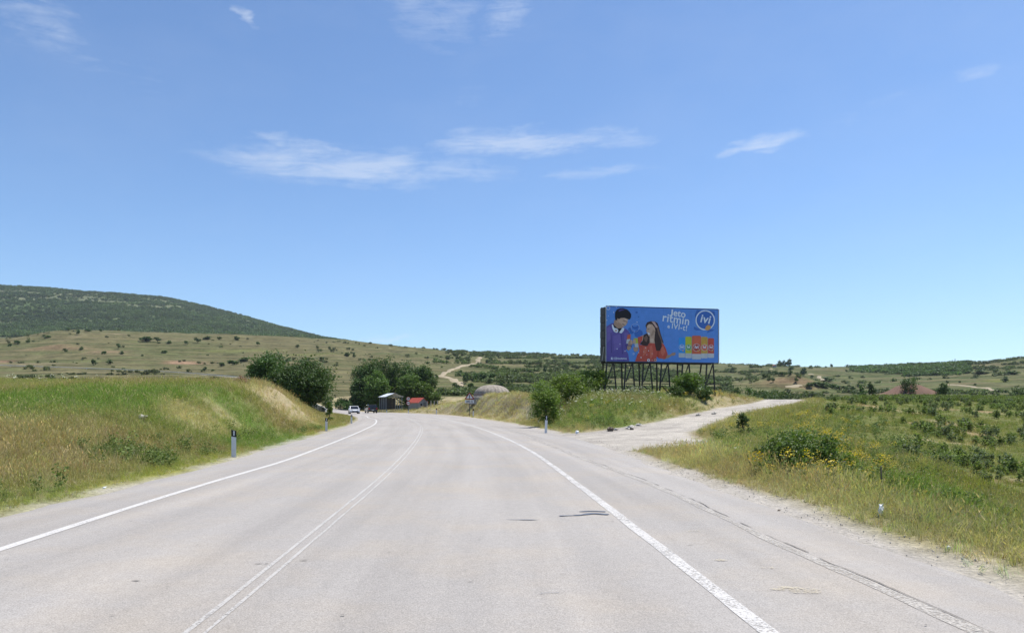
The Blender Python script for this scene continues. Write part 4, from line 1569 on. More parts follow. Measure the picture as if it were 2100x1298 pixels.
pts = []
tries = 0
while len(pts) < 230 and tries < 20000:
    tries += 1
    Y = 9 + 92 * random.random() ** 1.25
    px = random.uniform(1700, 2130)
    x = (px - CX) / F * Y
    if x < 13.8 + .05 * Y or dist_to(np.array([x]), np.array([Y]), TC, TW)[0][0] < 3:
        continue
    d = float(fbm(np.array([x]), np.array([Y]), 6, 150)[0])
    if random.random() > (d - .36) * 3.0 + .15 * (px > 1900) - .25 * (px < 1850):
        continue
    if any(abs(x - a) + abs(Y - b) < .4 + Y * .006 for a, b in pts):
        continue
    pts.append((x, Y))
for i, (x, Y) in enumerate(pts):
    kind_ = random.randrange(6)
    where = 'the nearest part of the field below the right verge' if Y < 22 else 'the middle of the dry field right of the road' if Y < 50 else 'the far half of the dry field, towards the earth heap'
    field_shrub(x, Y, random.uniform(.32, .62) * (1 + Y * .004), kind_, ('dusty grey green' if kind_ % 3 == 1 else 'small green') + ' shrub in ' + where, 'shrubs in the field on the right')

# ------------------------------------------------------------------ scrub on the far slopes
SCRUB_PROTO = []
for k in range(4):
    r_ = np.random.default_rng(700 + k)
    lb = [(0, 0, .45, .6, .6, .5), (.35, .1, .3, .4, .4, .35), (-.3, -.2, .35, .4, .4, .4)]
    P, pick = crown_points(r_, lb, 110, 22, .16)
    V, Fq, lv = leaf_quads(P, .27, r_)
    me = fast_mesh('scrub', V, Fq, WEED)
    set_lv(me, lv)
    SCRUB_PROTO.append(proto('scrub', me))


def far_scrub(name, n, c0, c1, y0, y1, dens, size, colr, label):
    Y = np.exp(rng.uniform(math.log(y0), math.log(y1), n))
    col = rng.uniform(c0, c1, n)
    X = (col - CX) / F * Y
    k = rng.random(n) < dens(X, Y, col)
    X, Y = X[k], Y[k]
    n = len(X)
    s = size(X, Y) * (.5 + .9 * rng.random(n) ** 1.5)
    C = np.array(colr) * (.7 + .6 * rng.random((n, 1))) * (.55 + .95 * fbm(X, Y, 70, 195))[:, None]
    dr, _ = dist_to(X, Y, RC, RW)
    k = dr > 4
    for P_ in TRACKS:
        k &= np.min(np.hypot(X[:, None] - P_[None, :, 0], Y[:, None] - P_[None, :, 1]), axis=1) > 8
    X, Y, s, C = X[k], Y[k], s[k], C[k]
    n = len(X)
    scatter(name, np.column_stack([X, Y, height(X, Y) - .1 * s]), np.column_stack([np.zeros(n), np.zeros(n), rng.random(n) * 6.28]), s, rng.integers(0, 4, n), C, SCRUB_PROTO, label)


far_scrub('mountain_scrub', 60000, -260, 730, 1300, 2560, lambda X, Y, c: (.25 + .75 * sstep(.42, .58, fbm(X, Y, 160, 160))) * (1 - .75 * sstep(.56, .72, fbm(X, Y, 90, 66))), lambda X, Y: 5.5 + 0 * X, (.082, .12, .042),
          'dark green scrub covering the mountain')
far_scrub('hillside_scrub', 24000, 850, 2250, 250, 1150,
          lambda X, Y, c: sstep(.50, .60, fbm(X, Y, 55, 170)) * .85 * sstep(870, 980, c) * np.where((c > 1500) & (Y < 560), .12, 1) * np.where((c > 1640) & (c < 1850) & (Y > 560), .12, 1), lambda X, Y: 1.5 + Y * .0017, (.09, .12, .042),
          'green scrub on the slopes behind the bunker and the billboard')
far_scrub('dry_hill_scrub', 4500, -200, 900, 420, 1000, lambda X, Y, c: .015 + .3 * sstep(.58, .66, fbm(X, Y, 60, 171)), lambda X, Y: 1.0 + Y * .0012, (.075, .095, .038),
          'small scattered scrub on the tan foothill')
far_scrub('valley_scrub', 1600, 40, 520, 250, 430, lambda X, Y, c: sstep(.52, .6, fbm(X, Y, 30, 172)), lambda X, Y: 1.5 + 0 * X, (.085, .105, .04), 'dull green scrub below the distant guardrail')
far_scrub('plantation', 5000, 1745, 1990, 620, 1080, lambda X, Y, c: (np.abs(((X * .94 + Y * .34) / 13) % 1 - .5) < .3) * (c > 1745 + 120 * sstep(900, 600, Y)) * 1.0, lambda X, Y: 3.2 + 0 * X, (.08, .13, .035), 'rows of young green trees on the far right hillside')

# field-edge growth on the crest of the right field
WEED_BIG = [weed(61, 150, 1.5, .6, .15), weed(62, 150, 1.3, .7, .16)]
n = 2600
Yq = rng.uniform(103, 142, n)
Xq = (rng.uniform(1730, 2160, n) - CX) / F * Yq
kq = fbm(Xq, Yq, 7, 180) > .40
Xq, Yq = Xq[kq], Yq[kq]
n = len(Xq)
scatter('field_edge_growth', np.column_stack([Xq, Yq, height(Xq, Yq)]), np.column_stack([np.zeros(n), np.zeros(n), rng.random(n) * 6.28]), .28 + .3 * rng.random(n), rng.integers(0, 2, n),
        np.array((.13, .17, .035)) * (.7 + .6 * rng.random((n, 1))), WEED_BIG, 'band of tall yellow green growth along the far edge of the field')

FARB = [tree_mesh(800 + k, lobes_round(random.Random(800 + k), .62, .95, .04, 5), 420, .17, (LEAF_DARK, LEAF_SCRUB)[k % 2], 34, .1, 'crown') for k in range(4)]
far_trunk_o = trunk_mb(9, .6, .035, [(0, 0, .6, .4, .4, .3)], 4).build('trunk', BARK, None, True)
far_trunk = far_trunk_o.data
bpy.data.objects.remove(far_trunk_o)


def far_plant(name, px, py, w_px, h_px, label, cat, group=None, y0=232, k=None):
    x, y, z = locate(px, py, y0)
    e = empty(name, (x, y, ground(x, y) - .1), random.uniform(0, 6), label, cat, group)
    s = w_px / F * y / 1.3
    e.scale = (s, s, h_px / F * y)
    link(bpy.data.objects.new('crown', FARB[random.randrange(4) if k is None else k]), e)
    link(bpy.data.objects.new('trunk', far_trunk), e)
    return e


for px, py, w, h in ((36, 706, 12, 7), (57, 704, 9, 6), (160, 686, 8, 9), (134, 722, 9, 7), (167, 719, 9, 7), (213, 727, 11, 7), (192, 749, 10, 12), (225, 747, 13, 10), (300, 701, 26, 10), (323, 700, 14, 8),
                     (347, 706, 12, 7), (382, 706, 9, 7), (405, 702, 12, 7), (424, 697, 16, 7), (450, 697, 9, 6), (486, 698, 12, 7), (243, 714, 8, 9), (250, 727, 10, 7), (337, 725, 12, 6), (20, 712, 9, 7), (140, 678, 9, 6),
                     (207, 680, 6, 5), (180, 680, 14, 5), (98, 694, 16, 6), (529, 707, 9, 6), (610, 713, 9, 6), (651, 715, 6, 6), (676, 717, 6, 6), (712, 731, 12, 9), (726, 733, 8, 8), (500, 742, 22, 9), (478, 748, 26, 9), (455, 751, 14, 7),
                     (420, 760, 8, 8), (436, 761, 9, 4), (632, 740, 12, 7), (660, 738, 10, 6), (590, 741, 14, 6)):
    far_plant('hillside_bush', px, py, w, h, 'small dark bush dotted on the tan terraced foothill', 'bush', 'bushes on the tan foothill')
for px, py, w, h in ((1000, 745, 9, 8), (945, 768, 10, 9), (955, 787, 14, 22), (975, 782, 16, 16), (990, 782, 20, 18), (1008, 780, 18, 14), (1043, 793, 12, 12), (1088, 785, 12, 8), (1118, 766, 9, 16), (1027, 797, 10, 14), (1070, 771, 8, 6), (1160, 757, 14, 9),
                     (1052, 776, 8, 5), (1105, 775, 7, 5), (895, 775, 8, 7), (935, 797, 14, 12), (965, 797, 14, 12), (1345, 776, 10, 7), (1300, 770, 9, 7), (1180, 770, 9, 7)):
    far_plant('hillside_bush', px, py, w, h, 'dark bush on the green slope behind the bunker', 'bush', 'bushes on the green slope behind the bunker')
for px, py, w, h in ((1584, 768, 9, 8), (1592, 771, 9, 9), (1600, 771, 10, 8), (1606, 772, 9, 9), (1621, 770, 8, 8), (1585, 782, 9, 8), (1633, 783, 9, 8), (1665, 775, 7, 6), (1577, 781, 8, 6)):
    far_plant('knoll_bush', px, py, w, h, 'small dark bush on the slope of the far knoll', 'bush', 'bushes on the far knoll')
for px, py, w, h in ((1690, 797, 22, 10), (1706, 797, 22, 10), (1722, 799, 20, 9), (1736, 800, 14, 8), (1678, 793, 26, 10), (1700, 783, 22, 10), (1748, 800, 12, 9), (1660, 795, 18, 9)):
    far_plant('hedge_bush', px, py, w, h, 'dark bush of the broken hedge across the valley floor', 'bush', 'bushes of the valley hedge')
for px, py, w, h, lab in ((1600, 752, 11, 12, 'leftmost of the three skyline trees on the knoll'), (1609, 752, 9, 12, 'middle one of the three skyline trees on the knoll'), (1618, 752, 12, 15, 'tallest of the three skyline trees on the knoll'),
                          (1622, 760, 14, 9, 'pale green tree just below the three skyline trees'), (1648, 771, 15, 16, 'dark cone shaped tree standing on the flank of the knoll'),
                          (1663, 753, 7, 4, 'tiny bush on the skyline right of the knoll'), (1705, 753, 6, 7, 'small lone tree on the skyline in the middle of the right hills'),
                          (1783, 751, 18, 8, 'flat topped bush on the skyline left of the plantation'), (1870, 750, 8, 7, 'tree on the skyline above the plantation'), (1888, 750, 12, 7, 'wide bush on the skyline above the plantation'),
                          (1736, 763, 5, 5, 'left one of two tiny bushes on the far tan field'), (1750, 763, 5, 5, 'right one of two tiny bushes on the far tan field'),
                          (1975, 744, 6, 4, 'small bush on the skyline right of the pylons'), (1982, 743, 6, 5, 'second small bush on the skyline right of the pylons'), (1945, 768, 14, 5, 'low dark bush below the pylons'),
                          (2012, 767, 34, 7, 'long low thicket on the far right slope'), (2062, 784, 14, 12, 'round dark bush below the thicket at the far right'), (2075, 768, 30, 8, 'thicket at the right end of the far slope'),
                          (1968, 785, 6, 4, 'small bush above the pale track on the far right'), (2000, 790, 6, 4, 'small bush beside the pale track on the far right'), (1943, 786, 7, 6, 'small bush at the left end of the pale track')):
    far_plant('far_tree', px, py, w, h, lab, 'tree')
for px, Y, w, top, lab, sd in ((1866, 203, 34, 772, 'big dark bush growing on top of the red earth heap', 61), (1770, 196, 18, 785, 'dark bush at the left foot of the red earth heap', 62), (1788, 199, 14, 783, 'dry looking bush on the left edge of the red earth heap', 63),
                               (1758, 172, 22, 800, 'green bush in the hollow left of the red earth heap', 64), (1770, 165, 26, 803, 'low green bush in front of the red earth heap', 65), (1932, 205, 24, 787, 'green bush at the right foot of the red earth heap', 66),
                               (2085, 190, 36, 785, 'dark clump of bushes above the field at the right edge', 67), (1540, 118, 40, 795, 'green bush beyond the mound right of the billboard', 68), (1578, 122, 34, 790, 'taller green bush behind the top of the gravel track', 69),
                               (1560, 112, 46, 798, 'low wide bush behind the dry grass beside the track top', 70), (1605, 125, 30, 798, 'small green bush right behind the top of the track', 71), (1505, 105, 34, 792, 'green bush just right of the billboard legs', 72)):
    bush('bush', px, Y, w, top, 1800, .02 + Y * .0011, (LEAF_DARK, LEAF_SCRUB)[sd % 2], lab, seed=sd, clumps=44, base_drop=.3)
x, y, z = locate(494, 790, 30)
e = empty('dry_bush', (x, y, z - .05), 0, 'round brown dried out bush on the crest of the left bank', 'bush')
link(bpy.data.objects.new('foliage', tree_mesh(77, [(0, 0, .32, .36, .36, .3)], 900, .06, TWIG_DRY, 40, .07, 'foliage')), e)
trunk_mb(6, .3, .015, [(0, 0, .3, .3, .3, .2)], 6).build('stem', BARK, e)
# ------------------------------------------------------------------ billboard
STEEL = plain('dark_rusty_steel', (.045, .042, .04), .6, .4, .3, 5)
BACKING = plain('dark_sheet_backing', (.055, .055, .052), .7, 0, .3, 3)
ALU = plain('pale_edge_trim', (.42, .43, .44), .5, 0, .15, 6)
BW, BZ0, BZ1 = 10.67, 5.38, 10.17
bx0, by0 = (1243 - CX) / F * 66.0, 66.0
bz = ground(bx0 + 5, by0 + 1)
bill = empty('billboard', (bx0, by0, bz), math.atan2(2.3, 10.42), 'large blue drinks billboard on dark lattice steel legs above the mound', 'billboard')
z0, z1 = BZ0 - bz, BZ1 - bz
DEP = 1.35


def bpt(x, y, lay):
    """place on the sheet from print coordinates"""
    s = (x - 260) / 1352.0
    top, bot = 168 + 27 * s, 826 + 4 * s
    t = (y - top) / (bot - top)
    return (s * BW, -.02 - .006 * lay, z1 - t * (z1 - z0))


mb = MB()
for yy in (0.04, DEP):
    for zz in (z0 - .06, z1 + .02, (z0 + z1) / 2):
        mb.bar((0, yy, zz), (BW, yy, zz), .1)
for xx in np.linspace(.05, BW - .05, 9):
    mb.bar((xx, .06, z0), (xx, .06, z1), .07)
    mb.bar((xx, DEP - .06, z0), (xx, DEP - .06, z1), .07)
    mb.bar((xx, .06, z0), (xx, DEP - .06, z0 + 1.5), .06)
mb.build('frame', STEEL, bill)
mb = MB()
mb.box((BW / 2, DEP + .08, (z0 + z1) / 2), (BW, .03, z1 - z0))
mb.build('rear_panel', BACKING, bill)
nside = 7
for k in range(nside):
    h = (z1 - z0) / nside
    mb = MB()
    mb.box((-.06 - .012 * (k % 2), DEP / 2 + .05, z0 + h * (k + .5)), (.03, DEP - .12, h * .94))
    mb.build('side_panel', BACKING, bill)
mb = MB()
mb.box((BW / 2, .02, (z0 + z1) / 2), (BW, .03, z1 - z0))
mb.build('front_panel', BACKING, bill)
mb = MB()
mb.box((-.03, -.03, (z0 + z1) / 2), (.05, .05, z1 - z0 + .1))
mb.box((BW + .03, -.03, (z0 + z1) / 2), (.08, .05, z1 - z0 + .05))
mb.build('edge_trim', ALU, bill)
MB().bar((-.1, .25, z0 + 1.3), (-.1, .75, z0 + .1), .06).build('loose_batten', ALU, bill)
# legs: seven trestles, each with its own posts and braces
for k, s in enumerate((.01, .175, .33, .49, .68, .90)):
    x = s * BW
    yb = DEP - .05
    g0, g1 = -.35, -.3
    lean = (.3, .25, .3, .25, .2, -.2)[k]
    MB().bar((x, .1, z0 - .05), (x - .22, .1, g0), .11).build('leg', STEEL, bill)
    MB().bar((x + .05, yb, z0 - .05), (x + lean, yb + .35, g1), .11).build('leg', STEEL, bill)
    MB().bar((x + .62, .12, z0 - .05), (x + .66 + abs(lean), .16, g0), .1).build('leg', STEEL, bill)
    MB().bar((x, .1, (z0 + g0) * .42), (x + .62, .12, z0 - .05), .085).build('brace', STEEL, bill)
    MB().bar((x - .02, .1, (z0 + g0) * .36), (x + .8, .13, (z0 + g0) * .36), .075).build('brace', STEEL, bill)
    MB().bar((x, .1, (z0 + g0) * .30), (x + .66 + abs(lean), .14, g0 + .2), .075).build('brace', STEEL, bill)


def ink(name, c):
    return plain('print_' + name, c, .55, 0, .16, 2.2, 0, .2)


INK = {k: ink(k, v) for k, v in dict(blue=(.12, .29, .74), navy=(.06, .16, .52), white=(.76, .81, .92), purple=(.14, .105, .36), violet=(.095, .07, .25), skin=(.60, .40, .30), skin2=(.46, .29, .21),
                                     hair=(.022, .020, .025), brown=(.065, .038, .035), brown2=(.22, .13, .10), red=(.58, .10, .07), red2=(.45, .07, .05), orange=(.70, .36, .12), lime=(.52, .55, .06), green=(.13, .38, .12), sky=(.05, .32, .80),
                                     canred=(.66, .15, .08), amber=(.62, .36, .08), silver=(.55, .56, .60), pink=(.6, .40, .36), lilac=(.19, .14, .42), skin3=(.70, .50, .39), coral=(.68, .17, .11)).items()}
poster = MB().poly([bpt(x, y, 0) for x, y in ((262, 169), (1612, 196), (1612, 829), (262, 825))]).build('poster', INK['blue'], bill)


def shape(name, col, pts, lay):
    return MB().poly([bpt(x, y, lay) for x, y in pts]).build(name, INK[col], poster)


def disc(name, col, cx, cy, r, lay, n=22, ry=None):
    return shape(name, col, [(cx + r * math.cos(2 * math.pi * k / n), cy + (ry or r) * math.sin(2 * math.pi * k / n)) for k in range(n)], lay)


def ring(name, col, cx, cy, r0, r1, lay, n=32):
    mb = MB()
    v, f = [], []
    for k in range(n):
        a = 2 * math.pi * k / n
        v += [bpt(cx + r0 * math.cos(a), cy + r0 * math.sin(a), lay), bpt(cx + r1 * math.cos(a), cy + r1 * math.sin(a), lay)]
        j = (k + 1) % n
        f.append((2 * k, 2 * k + 1, 2 * j + 1, 2 * j))
    return mb.add(v, f).build(name, INK[col], poster)


def text_mesh(name, body, size, mat, parent, loc, rot, offset=0.0, shear=0.0, align='CENTER', sx=1.0, space=1.0):
    cu = bpy.data.curves.new(name, 'FONT')
    cu.body, cu.size, cu.align_x, cu.align_y, cu.offset, cu.shear, cu.space_character = body, size, align, 'CENTER', offset, shear, space
    cu.resolution_u = 3
    tmp = bpy.data.objects.new(name, cu)
    COL.objects.link(tmp)
    dg = bpy.context.evaluated_depsgraph_get()
    me = bpy.data.meshes.new_from_object(tmp.evaluated_get(dg))
    bpy.data.objects.remove(tmp)
    me.materials.clear()
    me.materials.append(mat)
    o = link(bpy.data.objects.new(name, me), parent)
    o.location, o.rotation_euler, o.scale = loc, rot, (sx, 1, 1)
    return o


PXM = BW / 1352.0


def words(name, body, cx, cy, px, col, lay, tilt=0.0, offset=0.0, shear=0.0, sx=1.0, space=1.0):
    return text_mesh(name, body, px * PXM, INK[col], poster, bpt(cx, cy, lay), (math.pi / 2, -math.radians(tilt) * -1, 0), offset * PXM, shear, 'CENTER', sx, space)


# sheets of the print overlap in faint seams
for k in range(1, 4):
    xs_ = 260 + 1352 * k / 4
    shape('sheet_seam', 'navy', [(xs_ - 1, 172 + 27 * k / 4), (xs_ + 1.2, 172 + 27 * k / 4), (xs_ + .6, 826), (xs_ - .8, 826)], 1)
# bubbles and splashes
for cx, cy, r, c in ((283, 187, 20, 'white'), (618, 237, 14, 'navy'), (640, 290, 7, 'navy'), (540, 440, 22, 'navy'), (560, 470, 26, 'navy'), (565, 400, 10, 'navy')):
    disc('bubble', c if c == 'navy' else 'blue', cx, cy, r, 1)
    if c == 'white':
        ring('bubble', 'white', cx, cy, r - 2, r + 3, 2, 20)
for cx, cy, r in ((377, 178, 5), (345, 240, 6), (283, 282, 4), (620, 353, 6), (265, 335, 6), (418, 618, 5), (385, 677, 6), (478, 702, 6), (668, 776, 7), (757, 695, 6), (736, 742, 4), (800, 728, 4), (722, 660, 5), (640, 718, 5), (800, 806, 4), (700, 706, 4)):
    disc('bubble', 'white', cx, cy, r, 9, 10)
shape('splash', 'navy', [(555, 385), (575, 405), (600, 410), (640, 388), (650, 410), (630, 435), (600, 442), (570, 430)], 1)
ring('bubble', 'white', 600, 420, 47, 49, 2, 24)
disc('bubble', 'navy', 640, 490, 50, 1)
for cx, cy in ((757, 808), (838, 806)):
    ring('bubble', 'white' if cx < 800 else 'pink', cx, cy, 8, 17, 9, 18)
ring('bubble', 'white', 582, 734, 8, 11, 2, 16)
# young man in a purple hoodie
shape('hoodie', 'purple', [(263, 410), (320, 372), (350, 366), (400, 440), (470, 422), (520, 455), (543, 500), (550, 560), (545, 640), (505, 650), (490, 690), (518, 735), (530, 822), (263, 822)], 2)
shape('hoodie_fold', 'violet', [(478, 620), (560, 632), (556, 660), (520, 697), (498, 680)], 3)
shape('hoodie_fold', 'violet', [(312, 480), (320, 480), (326, 720), (315, 730)], 3)
shape('hoodie_fold', 'violet', [(432, 490), (438, 490), (456, 740), (446, 735)], 3)
shape('neck', 'skin2', [(352, 330), (440, 340), (445, 425), (410, 455), (372, 430), (348, 385)], 3)
shape('undershirt', 'hair', [(340, 372), (360, 400), (395, 430), (440, 425), (432, 470), (400, 480), (360, 440)], 4)
shape('man_face', 'skin', [(372, 298), (520, 300), (515, 335), (503, 345), (499, 378), (485, 396), (468, 402), (452, 420), (425, 418), (392, 380), (374, 345)], 5)
shape('man_cheek', 'skin2', [(392, 350), (430, 372), (450, 400), (452, 419), (425, 417), (392, 380)], 6)
shape('man_hair_sheen', 'violet', [(400, 215), (440, 200), (480, 208), (440, 216), (410, 230)], 8)
shape('ear', 'skin2', [(380, 310), (398, 308), (400, 340), (388, 348), (380, 335)], 6)
shape('man_brow', 'brown', [(455, 332), (500, 345), (500, 350), (455, 338)], 6)
shape('man_mouth', 'brown', [(448, 375), (475, 385), (470, 392), (446, 382)], 6)
shape('man_hair', 'hair', [(361, 290), (364, 235), (385, 205), (420, 190), (455, 187), (505, 204), (530, 228), (550, 258), (550, 292), (536, 322), (505, 318), (470, 303), (432, 306), (406, 320), (392, 308), (378, 338), (367, 330)], 7)
shape('headphones', 'white', [(322, 388), (334, 384), (352, 425), (385, 432), (400, 452), (396, 476), (374, 484), (348, 468), (330, 430)], 8)
disc('headphones', 'pink', 372, 457, 13, 9)
shape('headphones', 'white', [(446, 425), (470, 424), (466, 455), (440, 488), (418, 487), (412, 474)], 8)
shape('can_held', 'canred', [(508, 505), (548, 501), (541, 556), (500, 560)], 6)
shape('can_held', 'silver', [(500, 560), (541, 556), (532, 612), (491, 610)], 6)
shape('man_hand', 'skin2', [(520, 586), (548, 562), (566, 578), (572, 606), (556, 632), (512, 630)], 7)
shape('man_forearm', 'skin2', [(505, 640), (550, 640), (552, 672), (520, 694), (502, 676)], 4)
for pts_ in ([(268, 430), (300, 405), (330, 470), (318, 560), (270, 600)], [(340, 520), (420, 500), (440, 640), (350, 700)], [(470, 480), (520, 480), (535, 560), (500, 600), (470, 560)]):
    shape('hoodie_light', 'lilac', pts_, 2.5)
shape('man_temple', 'skin3', [(470, 310), (508, 312), (502, 342), (480, 336)], 5.5)
shape('man_nose', 'skin2', [(497, 345), (512, 350), (508, 366), (496, 366)], 6)
shape('fingers', 'skin3', [(548, 566), (566, 580), (560, 590), (542, 580)], 8)
shape('fingers', 'skin3', [(545, 592), (570, 600), (564, 612), (542, 606)], 8)
# young woman in an orange red blouse
shape('woman_hair', 'brown', [(722, 395), (742, 355), (790, 338), (832, 341), (866, 362), (884, 410), (905, 490), (938, 590), (930, 650), (898, 694), (850, 695), (838, 640), (800, 560)], 2)
shape('woman_hair_strand', 'brown2', [(850, 380), (872, 400), (890, 470), (925, 580), (925, 620), (905, 600), (880, 520)], 3)
shape('shoulders', 'skin', [(640, 535), (700, 505), (775, 510), (835, 470), (850, 560), (925, 585), (940, 622), (820, 625), (720, 620)], 3)
shape('blouse', 'red', [(630, 535), (690, 518), (682, 570), (650, 622), (740, 640), (772, 600), (830, 606), (900, 598), (940, 614), (965, 662), (988, 732), (958, 792), (880, 782), (856, 760), (850, 823), (600, 823), (622, 750), (652, 690), (638, 640)], 4)
shape('blouse_fold', 'red2', [(856, 760), (868, 690), (880, 690), (880, 782)], 5)
shape('woman_hair_strand', 'brown', [(700, 505), (742, 485), (772, 520), (772, 596), (742, 640), (692, 632), (655, 612), (688, 575)], 5)
shape('woman_hair_strand', 'brown', [(836, 470), (868, 480), (905, 560), (918, 640), (896, 694), (852, 694), (838, 640), (828, 560)], 5)
shape('woman_face', 'skin', [(737, 400), (762, 374), (800, 378), (832, 418), (840, 458), (812, 506), (782, 526), (756, 516), (746, 492), (738, 470), (727, 456), (737, 430)], 6)
shape('woman_cheek', 'skin2', [(812, 440), (838, 455), (812, 506), (782, 526), (795, 480)], 7)
shape('hair_sheen', 'brown2', [(700, 540), (735, 510), (750, 540), (735, 590), (715, 580)], 6)
shape('headband', 'pink', [(790, 342), (830, 346), (868, 410), (848, 420), (822, 380)], 7)
shape('woman_eye', 'brown', [(744, 432), (768, 436), (768, 442), (744, 440)], 7)
shape('smile', 'white', [(745, 474), (775, 488), (768, 504), (750, 496)], 7)
shape('can_held', 'lime', [(580, 547), (626, 543), (633, 606), (590, 610)], 7)
shape('can_held', 'silver', [(590, 610), (633, 606), (640, 652), (597, 655)], 7)
shape('woman_hand', 'skin', [(572, 566), (600, 556), (606, 590), (602, 612), (574, 612)], 8)
shape('woman_forearm', 'skin2', [(576, 652), (636, 654), (636, 692), (600, 712), (580, 692)], 5)
shape('woman_forearm', 'skin2', [(905, 772), (965, 738), (1012, 742), (1045, 716), (1080, 712), (1086, 732), (1070, 748), (1034, 750), (1004, 776), (940, 796)], 3)
for pts_ in ([(700, 650), (740, 650), (735, 720), (690, 760)], [(770, 640), (800, 630), (815, 740), (780, 800)], [(900, 640), (935, 640), (960, 700), (930, 760), (905, 720)]):
    shape('blouse_light', 'coral', pts_, 4.5)
shape('woman_brow', 'skin3', [(740, 402), (765, 385), (790, 395), (770, 415)], 6.5)
shape('woman_nose', 'skin2', [(728, 448), (742, 452), (744, 464), (734, 466)], 7)
shape('collar_bone', 'skin3', [(770, 560), (800, 545), (825, 560), (815, 590), (785, 590)], 3.5)
# slogan
shape('slogan', 'white', [(1036, 198), (1055, 200), (1049, 262), (1040, 278), (1024, 282), (1010, 276), (1013, 262), (1026, 264), (1032, 255)], 3)
words('slogan', 'eto', 1133, 248, 112, 'white', 3, 7, 2.2)
words('slogan', 'ritmin', 1090, 318, 130, 'white', 3, 7, 2.0, 0, 1, 1.06)
words('slogan', 'e', 1000, 400, 62, 'white', 3, 7, 1.4)
words('slogan', 'IVI-t!', 1132, 410, 88, 'white', 3, 7, 1.2, 0, 1, 1.08)
# emblem
shape('splash', 'navy', [(1306, 395), (1345, 415), (1400, 440), (1340, 448), (1308, 430)], 1)
shape('splash', 'navy', [(1500, 430), (1560, 432), (1545, 452), (1500, 462), (1470, 478), (1480, 445)], 1)
shape('splash', 'navy', [(1345, 200), (1400, 202), (1350, 260), (1325, 300), (1320, 260)], 1)
shape('splash', 'navy', [(1500, 205), (1565, 215), (1572, 270), (1540, 260)], 1)
disc('emblem_disc', 'navy', 1448, 322, 112, 2, 40)
ring('emblem_ring', 'white', 1448, 322, 106, 120, 3, 44)
words('emblem_letters', 'ivi', 1448, 312, 132, 'white', 4, 8, 2.8, .12, 1.05, 1.05)
shape('emblem_fruit', 'orange', [(1442, 432), (1456, 395), (1482, 378), (1508, 384), (1519, 408), (1500, 436), (1470, 444)], 5)
# row of cans
for x0, x1, yt, yb, c, c2, tx in ((1123, 1199, 532, 772, 'sky', 'blue', 'ivi'), (1482, 1557, 536, 772, 'red', 'red2', 'ivi'), (1203, 1281, 520, 778, 'lime', 'green', 'ivi'), (1398, 1479, 520, 778, 'amber', 'canred', 'ivi'), (1284, 1396, 508, 790, 'canred', 'red2', 'ivi')):
    cx, big = (x0 + x1) / 2, x1 - x0 > 100
    L0 = 4 if big else 2
    ysp = yt + (yb - yt) * .775
    shape('can', c, [(x0, yt + 10), (x0 + 10, yt), (x1 - 10, yt), (x1, yt + 10), (x1, ysp), (x0, ysp)], L0)
    shape('can', 'silver', [(x0, ysp), (x1, ysp), (x1, yb - 6), (x1 - 10, yb), (x0 + 10, yb), (x0, yb - 6)], L0)
    r = min((x1 - x0) / 2 - 2, 46)
    disc('can_badge', c2, cx, 650, r, L0 + 1, 24)
    ring('can_badge', 'white', cx, 650, r - 3, r, L0 + 2, 24)
    words('can_letters', tx, cx, 645, 58 if big else 46, 'white', L0 + 3, 2, 1.3)
    disc('can_badge', 'orange', cx + r * .4, 690, r * .25, L0 + 4, 10)
# footer
shape('footer_icon', 'white', [(315, 777), (341, 777), (341, 805), (315, 805)], 4)
words('footer_icon', 'f', 331, 792, 32, 'purple', 5, 0, 1)
shape('footer_icon', 'white', [(356, 777), (383, 777), (383, 805), (356, 805)], 4)
shape('footer_icon', 'purple', [(359, 780), (380, 780), (380, 802), (359, 802)], 5)
ring('footer_icon', 'white', 369.5, 791, 5, 8, 6, 14)
words('footer_text', 'ivisoftdrink', 442, 791, 26, 'white', 4, 0, .5)

# ------------------------------------------------------------------ roadside posts
P_WHITE = plain('post_white', (.62, .63, .65), .5, 0, .12, 7)
P_BLACK = plain('post_black', (.018, .018, .02), .5, 0, .2, 7)
P_REFL = plain('post_reflector', (.66, .68, .70), .3, 0, .08, 20)
P_RED = plain('post_red_reflector', (.20, .02, .015), .35, 0, .1, 20)


def delineator(px, py, h, label, refl, face_left=False, w=.115, tilt=0.0, grp='roadside marker posts'):
    x, y = on_flat(px, py)
    z = ground(x, y)
    z = 1.5 - (py - HZ) / F * y if abs(z) > .3 else z
    e = empty('marker_post', (x, y, z - .02), 0, label, 'marker post', grp)
    e.rotation_euler = (0, tilt, .12)

    def section(z_a, z_b, grow, cut):
        # hollow-backed wedge section, top cut on a slant
        w2, d = w / 2 + grow, .075 + grow
        return [[(-w2, -d / 2, z_a), (w2, -d / 2, z_a), (w2 * .75, d / 2, z_a), (-w2 * .75, d / 2, z_a)], [(-w2, -d / 2, z_b), (w2, -d / 2, z_b - cut), (w2 * .75, d / 2, z_b - cut), (-w2 * .75, d / 2, z_b)]]
    fs = [(3, 2, 1, 0), (4, 5, 6, 7), (0, 1, 5, 4), (1, 2, 6, 5), (2, 3, 7, 6), (3, 0, 4, 7)]
    a = section(-.2, h * .76, 0, .025)
    MB().add(a[0] + a[1], fs).build('post_body', P_WHITE, e)
    a = section(h * .765, h, .003, .03)
    a[0] = [(p[0], p[1], p[2] - (.025 if p[0] > 0 else 0)) for p in a[0]]
    band = MB().add(a[0] + a[1], fs).build('black_band', P_BLACK, e)
    MB().box((.008, -.045, h * .875), (.035, .012, h * .17)).build('reflector', refl, band)
    return e


